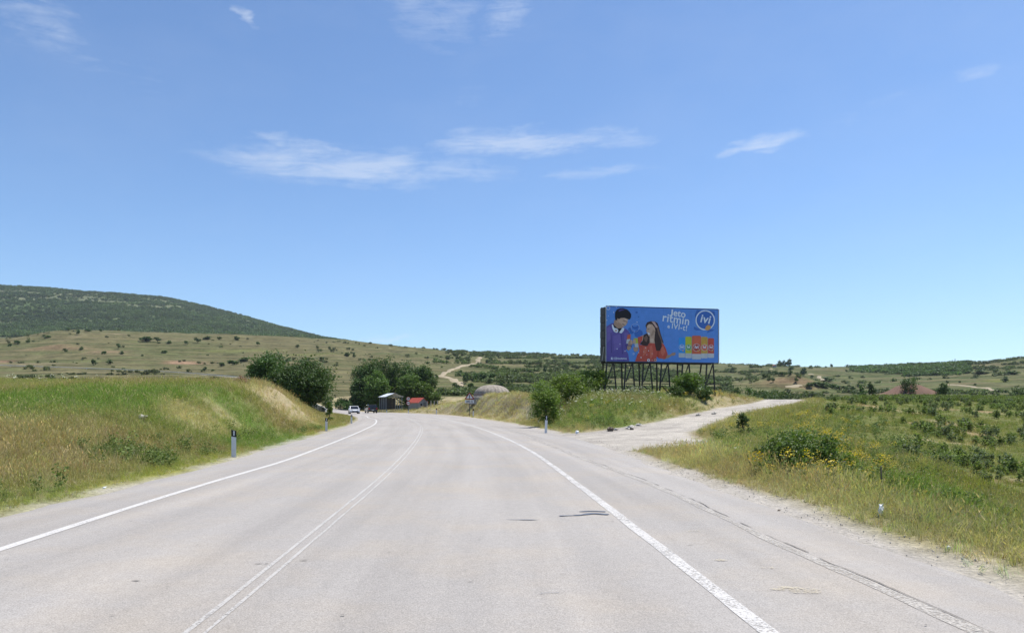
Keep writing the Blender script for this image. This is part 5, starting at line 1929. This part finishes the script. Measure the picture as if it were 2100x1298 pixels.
delineator(480, 937, .80, 'nearest black topped white marker post on the left verge', P_REFL, w=.135)
delineator(669.5, 884, .80, 'second white marker post along the left verge, below the bank tip', P_REFL, w=.135)
delineator(721, 868, .80, 'white marker post on the left verge in front of the white car', P_REFL, w=.14)
delineator(1119, 887.5, 1.05, 'leaning white marker post in front of the round bush on the right', P_REFL, w=.14, tilt=.04)
delineator(970.5, 855.5, 1.12, 'white marker post right beside the triangular warning sign', P_RED, w=.17)
delineator(895, 849.5, 1.05, 'white marker post in front of the fence posts and hut', P_RED, w=.19)
delineator(837.5, 847.3, .85, 'white marker post at the foot of the two round signs', P_REFL, w=.18)
delineator(793.3, 846.6, .8, 'farthest white marker post in front of the open shed', P_REFL, w=.18)

# ------------------------------------------------------------------ traffic signs
S_WHITE = plain('sign_white', (.66, .66, .66), .4, 0, .05, 4)
S_RED = plain('sign_red', (.26, .02, .02), .45, 0, .12, 5)
S_BLACK = plain('sign_black', (.015, .015, .017), .5, 0, .1, 6)
S_GREY = plain('sign_back_grey', (.25, .26, .27), .5, .5, .1, 5)
POLE = plain('sign_pole', (.075, .065, .06), .6, .3, .2, 6)
Ys = 104.0
x, y, z = at(962.5, Ys)
sign = empty('warning_sign', (x, y, z), 0, 'red bordered triangular warning sign with a distance plate below', 'traffic sign')
px2m = Ys / F
zz = lambda py: EYE + (HZ - py) * px2m - z
MB().tube([(0, .05, -.3), (0, .05, zz(806))], [.045, .045], 8).build('pole', POLE, sign)


def tri(k, yv, name, mat, par, dep=.0):
    cx, zb, zt = .03, zz(818.6), zz(803.6)
    h = zt - zb
    cz = zb + h / 3
    P = [(cx, cz + (zt - cz) * k), (cx - 10.6 * px2m * k, cz + (zb - cz) * k), (cx + 10.6 * px2m * k, cz + (zb - cz) * k)]
    pts = []
    for i in range(3):                                  # rounded corners
        a, b, c = np.array(P[i - 1]), np.array(P[i]), np.array(P[(i + 1) % 3])
        for t in (0, .5, 1):
            q = (1 - t) * (b + (a - b) * .09) + t * (b + (c - b) * .09)
            q = q * .6 + b * .4 if t == .5 else q
            pts.append((q[0], yv, q[1]))
    return MB().poly(pts, (0, .012, 0) if dep else None).build(name, mat, par)


tb = tri(1, -.01, 'triangle_plate', S_RED, sign, 1)
tri(.66, -.016, 'white_field', S_WHITE, tb)
MB().poly([(.03 - .045, -.022, zz(816.2)), (.03 + .045, -.022, zz(816.2)), (.03 + .07, -.022, zz(809.4)), (.03 - .07, -.022, zz(809.4))]).build('exclamation_mark', S_BLACK, tb)
MB().poly([(.03 + .05 * math.cos(a), -.022, zz(817.1) + .05 * math.sin(a)) for a in np.linspace(0, 6.28, 10)[:-1]]).build('exclamation_mark', S_BLACK, tb)
pl = MB().box((.02, 0, zz(823.2)), (18.6 * px2m, .014, 6.2 * px2m)).build('distance_plate', S_WHITE, sign)
text_mesh('plate_text', '200 m', .36, S_BLACK, pl, (.02, -.012, zz(823.2)), (math.pi / 2, 0, 0), .008)

Yr = 168.0
x, y, z = at(837.3, Yr)
rs = empty('round_signs', (x, y, z), 0, 'two round red rimmed signs one above the other on a single pole', 'traffic sign')
px2m = Yr / F
MB().tube([(0, .06, -.3), (0, .06, zz(814))], [.05, .05], 8).build('pole', POLE, rs)
for py, what in ((817.5, '40'), (826.6, 'cars')):
    c, R = zz(py), 4.4 * px2m
    circ = lambda r, yv: [(r * math.cos(a), yv, c + r * math.sin(a)) for a in np.linspace(0, 2 * math.pi, 29)[:-1]]
    d = MB().poly(circ(R, -.01), (0, .014, 0)).build('disc', S_RED, rs)
    MB().poly(circ(R * .74, -.018)).build('white_field', S_WHITE, d)
    if what == '40':
        text_mesh('speed_number', '40', .48, S_BLACK, d, (0, -.024, c), (math.pi / 2, 0, 0), .012)
    else:
        for sx, m in ((-1, S_RED), (1, S_BLACK)):
            ox = sx * R * .3
            MB().poly([(ox + a * .2, -.024, c + b * .2) for a, b in ((-.7, -.5), (.7, -.5), (.7, .05), (.45, .1), (.3, .5), (-.3, .5), (-.45, .1), (-.7, .05))]).build('car_symbol', m, d)

# ------------------------------------------------------------------ bunker
CONC = None
m, N, L, b = new_mat('weathered_concrete')
tc = N.new('ShaderNodeTexCoord')
n1 = N.new('ShaderNodeTexNoise')
n1.inputs['Scale'].default_value, n1.inputs['Detail'].default_value, n1.inputs['Roughness'].default_value = 2.2, 7, .7
L.new(tc.outputs['Object'], n1.inputs['Vector'])
cr = N.new('ShaderNodeValToRGB')
cr.color_ramp.elements[0].position, cr.color_ramp.elements[0].color = .32, (.15, .125, .10, 1)
cr.color_ramp.elements[1].position, cr.color_ramp.elements[1].color = .62, (.33, .29, .24, 1)
L.new(n1.outputs[0], cr.inputs[0])
L.new(cr.outputs[0], b.inputs['Base Color'])
b.inputs['Roughness'].default_value = .95
bp = N.new('ShaderNodeBump')
bp.inputs['Strength'].default_value, bp.inputs['Distance'].default_value = .7, .05
L.new(n1.outputs[0], bp.inputs['Height'])
L.new(bp.outputs[0], b.inputs['Normal'])
CONC = m
RUST = plain('rust_stained_rim', (.27, .13, .085), .9, 0, .4, 4, .4)
DARKC = plain('dark_concrete', (.10, .09, .078), .95, 0, .35, 3, .4)  # darker concrete for the drum wall below the dome rim
Yb = 116.0
bxc = (1009 - CX) / F * Yb
ztop, zrim = EYE + (HZ - 789) / F * Yb, EYE + (HZ - 809) / F * Yb
bun = empty('bunker', (bxc, Yb, zrim), .3, 'weathered concrete mushroom bunker with a ribbed dome on the bank', 'bunker')
Rb, nseg, nr = 2.8, 96, 14
V, Fs = [], []
for i in range(nr + 1):
    t = i / nr
    a = t * math.pi / 2
    for k in range(nseg):
        ph = 2 * math.pi * k / nseg
        rib = .5 + .5 * math.cos(ph * 26 + math.sin(ph * 3) * 1.3)
        groove = 1 - .040 * rib * min(1, t * 2.2) * (1 if t < .97 else .4) - .012 * random.random()
        rr, hh = Rb * math.sin(a) ** .92, (ztop - zrim) * math.cos(a)
        V.append((rr * groove * math.cos(ph), rr * groove * math.sin(ph), hh * (1 - .02 * rib)))
for i in range(nr):
    for k in range(nseg):
        a, b2 = i * nseg + k, i * nseg + (k + 1) % nseg
        Fs.append((a, a + nseg, b2 + nseg, b2))
MB().add(V, Fs).build('dome', CONC, bun, True)
MB().lathe([(2.0, -.22), (Rb * .985, -.2), (Rb * 1.0, .02), (Rb * .93, .06)], 64).build('dome_rim', RUST, bun)
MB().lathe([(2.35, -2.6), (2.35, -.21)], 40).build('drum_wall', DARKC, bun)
emb = [(-2.2, -1.05, .9), (-.95, -1.25, .7), (.3, -1.2, .7)]
for k, a in enumerate((-2.0, -1.45, -.9)):
    cx_, cy_ = 2.3 * math.cos(a - .3), 2.3 * math.sin(a - .3)
    MB().box((cx_, cy_, -.55), (.7, .35, .34), a - .3 + math.pi / 2).build('embrasure_shade', S_BLACK, bun)  # black boxes stand in for the unlit hollow of each gun slit
# worn apron sloping off the right side
MB().lathe([(Rb * .97, .03), (Rb * 1.12, -.5), (Rb * 1.25, -1.5)], 40).build('apron', CONC, bun)

# ------------------------------------------------------------------ shed, hut, fence posts
TIN = plain('galvanised_tin', (.62, .65, .70), .45, .1, .15, 2)
RTIN = plain('red_tin', (.37, .07, .045), .6, 0, .18, 2)
SHEDP = plain('shed_post_steel', (.24, .27, .30), .5, .3, .15, 4)
PLANK = plain('grey_planks', (.20, .19, .18), .85, 0, .3, 3)
PLANK_SHADE = plain('shade_dark_planks', (.05, .048, .045), .85, 0, .3, 3)  # plank colour darkened to carry the tree shade inside the shed
HUTW = plain('hut_render', (.30, .29, .28), .85, 0, .2, 2)


def gable_roof(e, w, d, he, ha, n, mat, over=.35):
    """two slopes of separate corrugated sheets"""
    for sx in (-1, 1):
        for k in range(n):
            y0, y1 = -over + (d + 2 * over) * k / n, -over + (d + 2 * over) * (k + 1) / n - .015
            lip = .012 * (k % 2)
            x_e = sx * (w / 2 + over)
            ze = he - (ha - he) / (w / 2) * over
            v, f = [], []
            m_ = 8
            for j in range(m_ + 1):
                yy = y0 + (y1 - y0) * j / m_
                c = .03 * (j % 2) + lip
                v += [(0, yy, ha + c), (x_e, yy, ze + c), (0, yy, ha + c - .02), (x_e, yy, ze + c - .02)]
            for j in range(m_):
                a = j * 4
                f += [(a, a + 1, a + 5, a + 4), (a + 2, a + 6, a + 7, a + 3), (a + 1, a + 3, a + 7, a + 5)]
            MB().add(v, f).build('roof_sheet', mat, e)


x, y, z = at(808, 181)
z = EYE + (HZ - 838.5) / F * 181
shed = empty('open_shed', (x, y, z), math.radians(24), 'open shed with a pale tin gable roof on thin posts', 'shed')
he, ha = EYE + (HZ - 812.6) / F * 181 - z, EYE + (HZ - 806.2) / F * 181 - z
gable_roof(shed, 3.9, 6.0, he, ha, 6, TIN)
for sx in (-1, 1):
    for yy in (0, 2.0, 4.0, 6.0):
        MB().box((sx * 1.95, yy, he / 2 - .35), (.10, .10, he + .7)).build('post', SHEDP, shed)
for yy in (0, 2.0, 4.0, 6.0):
    MB().bar((-1.95, yy, he - .06), (0, yy, ha - .06), .08).bar((0, yy, ha - .06), (1.95, yy, he - .06), .08).bar((-1.95, yy, he - .08), (1.95, yy, he - .08), .08).build('truss', SHEDP, shed)
for k in range(5):
    MB().box((-1.56 + k * .78, 6.08, he * .42), (.74, .05, he * .8 + .3)).build('plank', PLANK_SHADE, shed)

x, y, z = at(868, 186)
z = EYE + (HZ - 838) / F * 186
hut = empty('red_roofed_hut', (x, y, z), math.radians(42), 'low grey hut with a bright red tin roof', 'hut')
he, ha = EYE + (HZ - 824) / F * 186 - z, EYE + (HZ - 815.4) / F * 186 - z
gable_roof(hut, 2.6, 4.6, he, ha, 5, RTIN, .3)
MB().box((-1.28, 2.3, he / 2 - .3), (.12, 4.6, he + .6)).box((1.28, 2.3, he / 2 - .3), (.12, 4.6, he + .6)).box((0, 4.55, he / 2 - .3), (2.44, .12, he + .6)).build('wall', HUTW, hut)
gp = [(-1.22, he - .62 - he), (-1.22, he), (0, ha - .03), (1.22, he), (1.22, -.6)]
MB().poly([(a, 0.0, b) for a, b in [(-1.22, -.6), (1.22, -.6), (1.22, he - .02), (0, ha - .05), (-1.22, he - .02)]], (0, .1, 0)).build('gable_wall', HUTW, hut)
dr_ = MB().box((.35, -.03, .72), (.75, .05, 1.55)).build('door', PLANK, hut)
MB().box((.62, -.075, .75), (.04, .04, .14)).build('handle', S_GREY, dr_)
wd = MB().box((-.62, -.03, 1.0), (.55, .05, .5)).build('window', S_GREY, hut)
MB().box((-.62, -.06, 1.0), (.45, .02, .4)).build('pane', S_BLACK, wd)
FPOST = plain('bleached_wood', (.36, .33, .29), .9, 0, .25, 5)
for k, (px, top, lab) in enumerate(((876, 823, 'first pale fence post, right beside the red roofed hut'), (883.5, 822, 'second pale fence post from the red roofed hut'), (890.5, 822, 'third pale fence post from the red roofed hut'), (897, 821.5, 'fourth and outermost pale fence post from the hut'))):
    x, y, z = at(px, 178)
    h = EYE + (HZ - top) / F * 178 - z
    e = empty('fence_post', (x, y, z - .2), .2 * k, lab, 'fence post', 'fence posts beside the hut')
    MB().tube([(0, 0, -.2), (.01, .01, h * .6), (.02 - .01 * k, 0, h + .2)], [.11, .10, .08], 7).build('shaft', FPOST, e)
    MB().tube([(0.02 - .01 * k, 0, h + .2), (.02 - .01 * k, 0, h + .26)], [.08, .03], 7).build('weathered_top', PLANK, e)

# ------------------------------------------------------------------ vehicles
GLASS = plain('car_glass', (.012, .014, .017), .08, 0, .05, 3, 0, .6)
TYRE = plain('tyre_rubber', (.014, .014, .015), .85, 0, .2, 8)
RIM = plain('alloy_rim', (.35, .36, .38), .35, .7, .1, 8)
LAMP = plain('lamp_glass', (.60, .62, .66), .15, .2, .05, 8, 0, .6)
TAIL = plain('tail_lamp', (.30, .012, .01), .2, 0, .1, 8)
PLATE = plain('number_plate', (.6, .6, .6), .4)
TRIM = plain('black_trim', (.02, .02, .022), .6)


def car(loc, rz, paint, label, Lc, Wc, Hc, suv):
    """nose towards -y; side profile lofted across the width with rounded flanks"""
    e = empty('car', loc, rz, label, 'car', 'cars on the road bend')
    w = Wc / 2
    belt = .62 * Hc
    nose, tail = -Lc / 2, Lc / 2

    def loft(profile, widths):
        # profile: ring of (y, z); widths: half width for the outer, mid layer
        n_ = len(profile)
        v = []
        for xw, sc in ((-widths, .93), (-widths * .97, 1.0), (widths * .97, 1.0), (widths, .93)):
            cy = sum(p[0] for p in profile) / n_
            cz = sum(p[1] for p in profile) / n_
            v += [(xw, cy + (p[0] - cy) * sc, cz + (p[1] - cz) * sc) for p in profile]
        f = []
        for a in range(3):
            for k in range(n_):
                j = (k + 1) % n_
                f.append((a * n_ + k, a * n_ + j, (a + 1) * n_ + j, (a + 1) * n_ + k))
        f.append(tuple(range(n_ - 1, -1, -1)))
        f.append(tuple(3 * n_ + k for k in range(n_)))
        return MB().add(v, f)
    lo = .26 * (1.25 if suv else 1)
    body = [(nose + .05, lo), (nose, .45), (nose + .03, .62 if not suv else .75), (nose + .25, belt - .20), (nose + 1.15, belt - .04), (tail - .45, belt + .02), (tail - .02, belt - .08), (tail, .5), (tail - .08, lo)]
    loft(body, w).build('body', paint, e)
    a0, a1, b1, b0 = (nose + 1.05, belt - .04), (nose + 1.75, Hc - .04), (tail - (.35 if suv else 1.0), Hc - .06), (tail - (.08 if suv else .42), belt)
    gh = [(a0[0], a0[1]), (a1[0], a1[1]), (b1[0], b1[1]), (b0[0], b0[1])]
    v = []
    for sx in (-1, 1):
        for k, (yy, zz_) in enumerate(gh):
            v.append((sx * w * (.92 if k in (0, 3) else .76), yy, zz_))
    MB().add(v, [(3, 2, 1, 0), (4, 5, 6, 7), (0, 1, 5, 4), (1, 2, 6, 5), (2, 3, 7, 6)]).build('windows', GLASS, e)
    MB().box((0, (a1[0] + b1[0]) / 2, Hc - .02), (w * 1.58, b1[0] - a1[0] + .12, .06), 0, .94).build('roof', paint, e)
    for sx in (-1, 1):
        MB().bar((sx * w * .925, a0[0], a0[1]), (sx * w * .775, a1[0], a1[1]), .07).bar((sx * w * .925, b0[0], b0[1]), (sx * w * .775, b1[0], b1[1]), .1).bar((sx * w * .93, .1, belt), (sx * w * .775, .1, Hc - .05), .08).build('pillars', paint, e)
        MB().box((sx * (w + .08), nose + 1.35, belt + .08), (.18, .12, .14)).build('mirror', paint, e)
        for yy in (nose + .8, tail - .8):
            r = .32 * (1.18 if suv else 1)
            v1 = MB()
            ringp = [(r * math.cos(t), r * math.sin(t)) for t in np.linspace(0, 2 * math.pi, 19)[:-1]]
            v1.poly([(sx * (w - .2), yy + p, r + q) for p, q in ringp], (sx * .215, 0, 0))
            wh = v1.build('wheel', TYRE, e)
            MB().poly([(sx * (w + .018), yy + p * .62, r + q * .62) for p, q in ringp], (sx * .01, 0, 0)).build('rim', RIM, wh)
        MB().box((sx * w * .68, nose + .05, belt - .27), (w * .5, .14, .14)).build('headlight', LAMP, e)
        MB().box((sx * w * .80, tail - .03, belt - .14), (w * .28, .1, .28)).build('tail_lamp', TAIL, e)
    MB().box((0, nose - .005, .44), (w * 1.1, .05, .2)).build('grille', TRIM, e)
    MB().box((0, nose - .0, lo + .02), (w * 1.8, .12, .12)).build('bumper', TRIM, e)
    MB().box((0, tail + .0, lo + .06), (w * 1.8, .12, .16)).build('bumper', TRIM, e)
    MB().box((0, nose - .04, .34), (.5, .02, .11)).build('number_plate', PLATE, e)
    MB().box((0, tail + .02, .62), (.5, .02, .11)).build('number_plate', PLATE, e)
    return e


CARW = plain('white_car_paint', (.74, .75, .77), .25, 0, .03, 3, 0, .5, .6)
CARB = plain('black_car_paint', (.016, .014, .018), .2, 0, .05, 3, 0, .5, .6)
car((-29.9, 143, .012), math.radians(17), CARW, 'white saloon car coming round the bend towards the viewer', 4.3, 1.8, 1.45, False)
car((-29.3, 157, .012), math.radians(201), CARB, 'dark off-road car driving away round the bend', 4.4, 1.95, 1.72, True)

# ------------------------------------------------------------------ rails, barrier, poles
GALV = plain('galvanised_rail', (.55, .56, .57), .45, .3, .12, 2)


def guard_rail(sel, label):
    P = RL[sel]
    Zr = RZ[sel]
    P = offset_line(P, -.6)
    root = empty('guard_rail', (P[0][0], P[0][1], Zr[0]), 0, label, 'guard rail')
    o = np.array([P[0][0], P[0][1], Zr[0]])
    V, Fq = [], []
    prof = [(-.03, .46), (.03, .52), (-.03, .60), (.03, .68), (-.03, .76)]
    n_ = len(prof)
    for k in range(len(P)):
        for a, h in prof:
            V.append((P[k][0] - o[0], P[k][1] - o[1] - a, Zr[k] + h - o[2]))
    for k in range(len(P) - 1):
        for j in range(n_ - 1):
            Fq.append((k * n_ + j, k * n_ + j + 1, (k + 1) * n_ + j + 1, (k + 1) * n_ + j))
    MB().add(V, Fq).build('rail', GALV, root)
    pm = None
    for k in range(0, len(P), 4):
        if pm is None:
            po = MB().box((0, 0, .2), (.1, .1, 1.1)).build('rail_post', GALV, root)
            pm = po.data
        else:
            po = link(bpy.data.objects.new('rail_post', pm), root)
        po.location = (P[k][0] - o[0], P[k][1] - o[1] + .08, Zr[k] - o[2])


guard_rail(np.nonzero((RC[:, 1] > 372) & (RC[:, 0] > -330))[0][::2], 'long pale guard rail along the distant road below the foothill')
x, y, z = at(655, 112)
bar_ = empty('concrete_barrier', (x, y, z), 0, 'sloping pale concrete barrier behind the tip of the left bank', 'barrier')
BCON = plain('pale_concrete', (.50, .49, .47), .85, 0, .15, 2, .2)
pa = ((667.5 - CX) / F * 109 - x, 109 - y, EYE + (HZ - 843) / F * 109 - z)
pb = ((644 - CX) / F * 120 - x, 120 - y, EYE + (HZ - 831.5) / F * 120 - z)
for k in range(4):
    a = Vector(pa).lerp(Vector(pb), k / 4 + .004)
    b2 = Vector(pa).lerp(Vector(pb), (k + 1) / 4 - .004)
    d = Vector((.05, .3, 0))
    MB().add([a + Vector((0, 0, -.9)), b2 + Vector((0, 0, -.9)), b2 + Vector((0, 0, .42)), a + Vector((0, 0, .42)), a + d + Vector((0, 0, -.9)), b2 + d + Vector((0, 0, -.9)), b2 + d + Vector((0, 0, .42)), a + d + Vector((0, 0, .42))],
             [(0, 1, 2, 3), (7, 6, 5, 4), (3, 2, 6, 7), (1, 5, 6, 2), (0, 3, 7, 4)]).build('barrier_block', BCON, bar_)
WOODP = plain('weathered_pole', (.13, .115, .10), .9, 0, .25, 3)
x, y, z = at(687.5, 236)
e = empty('utility_pole', (x, y, z), .3, 'thin utility pole in front of the terraces between the tree groups', 'pole')
MB().tube([(0, 0, -.3), (0, 0, EYE + (HZ - 808) / F * 236 - z)], [.13, .09], 8).build('shaft', WOODP, e)
MB().box((0, 0, EYE + (HZ - 809.5) / F * 236 - z), (1.4, .1, .1)).build('crossarm', WOODP, e)
x, y, z = at(690, 214)
e = empty('blue_road_sign', (x, y, z), 0, 'small blue direction sign beyond the bend', 'road sign')
z_ = EYE + (HZ - 831.5) / F * 214 - z
MB().box((0, 0, z_), (.8, .04, .6)).build('panel', plain('sign_blue', (.03, .11, .42), .5), e)
MB().tube([(0, .06, -.3), (0, .06, z_ + .2)], [.05, .05], 6).build('pole', SHEDP, e)


def pylon(px, py, h_px, label, arms):
    x, y, z = locate(px, py, 600)
    h = h_px / F * y
    e = empty('power_pylon', (x, y, ground(x, y) - .3), .2, label, 'pylon', 'power line on the right skyline')
    mb = MB()
    b0, t0 = h * .09, h * .025
    for sx in (-1, 1):
        for sy in (-1, 1):
            mb.bar((sx * b0, sy * b0, 0), (sx * t0, sy * t0, h), h * .022)
    for k in range(5):
        za, zb = h * k / 5, h * (k + 1) / 5
        wa, wb = b0 + (t0 - b0) * k / 5, b0 + (t0 - b0) * (k + 1) / 5
        for sy in (-1, 1):
            mb.bar((-wa, sy * wa, za), (wb, sy * wb, zb), h * .014)
            mb.bar((wa, sy * wa, za), (-wb, sy * wb, zb), h * .014)
    mb.build('lattice_tower', SHEDP, e)
    for a in arms:
        MB().bar((-h * a[1], 0, h * a[0]), (h * a[1], 0, h * a[0]), h * .022).build('crossarm', SHEDP, e)
    return e


pylon(1946, 744.5, 10, 'tallest lattice pylon of the group on the right skyline', ((.55, .45), (.8, .2)))
pylon(1953, 745, 8, 'middle pylon of the group on the right skyline', ((.7, .3),))
pylon(1958.5, 744.5, 9.5, 'rightmost pylon of the group on the right skyline', ((.6, .4), (.85, .2)))
x, y, z = locate(2059, 738, 600)
e = empty('power_pole', (x, y, ground(x, y) - .3), 0, 'lone pole standing on the skyline at the far right', 'pole')
MB().tube([(0, 0, 0), (0, 0, 12 / F * y)], [.22, .16], 6).build('shaft', WOODP, e)
MB().box((0, 0, 10.5 / F * y), (1.6, .14, .14)).build('crossarm', WOODP, e)
x, y, z = locate(1588, 754, 300)
e = empty('small_barn', (x, y, ground(x, y)), .4, 'tiny barn with a reddish roof beside the knoll trees', 'barn')
MB().box((0, 0, 1.0), (3.6, 3.0, 2.6)).build('wall', HUTW, e)
MB().poly([(-2.1, -1.8, 2.2), (2.1, -1.8, 2.2), (0, -1.8, 3.6)], (0, 3.6, 0)).build('roof', RUST, e)

# ------------------------------------------------------------------ stones, stake, litter
def stone(px, py, r, mat, label, seed, flat=True, y0=6, name='stone', sz=.7):
    x, y, z = locate(px, py, y0)
    o = link(bpy.data.objects.new(name, stone_mesh(900 + seed, mat)))
    o.location, o.rotation_euler, o.scale = (x, y, ground(x, y) + r * .25), (0, .1, seed * 1.3), (r, r * .85, r * sz)
    return tag(o, label, 'stone', 'stones along the track edge' if name == 'stone' else None)


stone(1251, 884, .30, STONE_DARK, 'dark brown stone at the mound edge of the gravel track', 1)
stone(1263, 882, .17, STONE, 'pale stone leaning on the dark stone beside the track', 2)
stone(1292, 879, .26, STONE, 'largest pale stone beside the gravel track', 3)
stone(1296, 882, .16, STONE_DARK, 'small dark stone in front of the largest pale stone', 4)
stone(1311, 873, .20, STONE, 'pale stone right of the largest pale stone by the track', 5)
stone(1432, 853, .22, STONE, 'pale stone in the grass farther up the track edge', 6)
stone(1464, 849, .20, STONE, 'farthest pale stone on the left edge of the track', 7)
stone(291, 859, .15, STONE, 'rounded pale stone lying on the left bank', 8, name='boulder', sz=1.1)
stone(1938, 1218, .022, STONE_DARK, 'small dark pebble on the right shoulder asphalt', 9, name='pebble')
stone(1911, 1256, .014, STONE_DARK, 'tiny dark pebble on the pale seam of the right shoulder', 10, name='pebble')
stone(1598, 1048, .03, STONE_DARK, 'dark pebble in the gravel at the right verge', 11, name='pebble')

x, y, z = locate(1807, 1010)
e = empty('wooden_stake', (x, y, z - .1), .3, 'thin dark wooden stake standing in the right verge grass', 'stake')
MB().tube([(0, 0, -.1), (.008, 0, .4), (-.004, 0, .78)], [.022, .02, .016], 6).build('shaft', WOODP, e)
MB().tube([(-.004, 0, .78), (-.004, 0, .82)], [.013, .004], 6).build('point', FPOST, e)

BAG = plain('white_plastic', (.80, .82, .84), .35, 0, .05, 20, 0, .5)


def crumple(name, px, py, sx, sz, label, seed):
    x, y, z = locate(px, py)
    mb = MB().lathe([(.05, 1.0), (.5, .9), (.9, .55), (1.0, .1), (.85, -.4), (.5, -.8), (.05, -.9)], 14)
    r_ = np.random.default_rng(seed)
    V = np.array(mb.v)
    V *= 1 + .28 * r_.normal(size=(len(V), 1))
    mb.v = [tuple(v) for v in V * np.array([sx, sx * .6, sz])]
    o = mb.build(name, BAG)
    o.location, o.rotation_euler = (x, y, z + sz * 1.0), (.2, .35, seed)
    return tag(o, label, 'litter')


crumple('plastic_bag', 1806, 1060, .05, .085, 'crumpled white plastic bag caught in the right verge grass', 1)
crumple('plastic_scrap', 1945, 1126, .02, .018, 'tiny white scrap of plastic in the grass right of the bag', 2)
crumple('paper_scrap', 1183, 889, .09, .07, 'white scrap lying at the foot of the grassy mound', 3)
crumple('paper_scrap', 214, 1001, .03, .012, 'pale scrap at the edge of the left verge', 4)
MB_ = MB().tube([(0, 0, 0), (.10, 0, .16), (.16, .02, .30), (.10, .03, .38), (-.02, .04, .36)], [.012, .012, .011, .009, .005], 6)
x, y, z = locate(1726, 985)
o = MB_.build('dead_branch', FPOST)
o.location = (x, y, z + .12)
tag(o, 'bent bleached branch arching out of the right verge bushes', 'branch')

# ------------------------------------------------------------------ air
hm = bpy.data.materials.new('hazy_air')
hm.use_nodes = True
hn = hm.node_tree
for nd in list(hn.nodes):
    if nd.type != 'OUTPUT_MATERIAL':
        hn.nodes.remove(nd)
pv = hn.nodes.new('ShaderNodeVolumePrincipled')
pv.inputs['Color'].default_value = (.80, .88, 1.0, 1)
pv.inputs['Density'].default_value = 5.5e-5
pv.inputs['Anisotropy'].default_value = .3
hn.links.new(pv.outputs[0], hn.nodes['Material Output'].inputs['Volume'])
hz0, hz1 = float(Z[keep_v].min()) - 1.0, float(Z[keep_v].max()) + 12
haze = MB().box((0, 2200, (hz0 + hz1) / 2), (9600, 4900, hz1 - hz0)).build('haze', hm)
tag(haze, 'thin bluish summer haze over the valley', None, None, 'stuff')
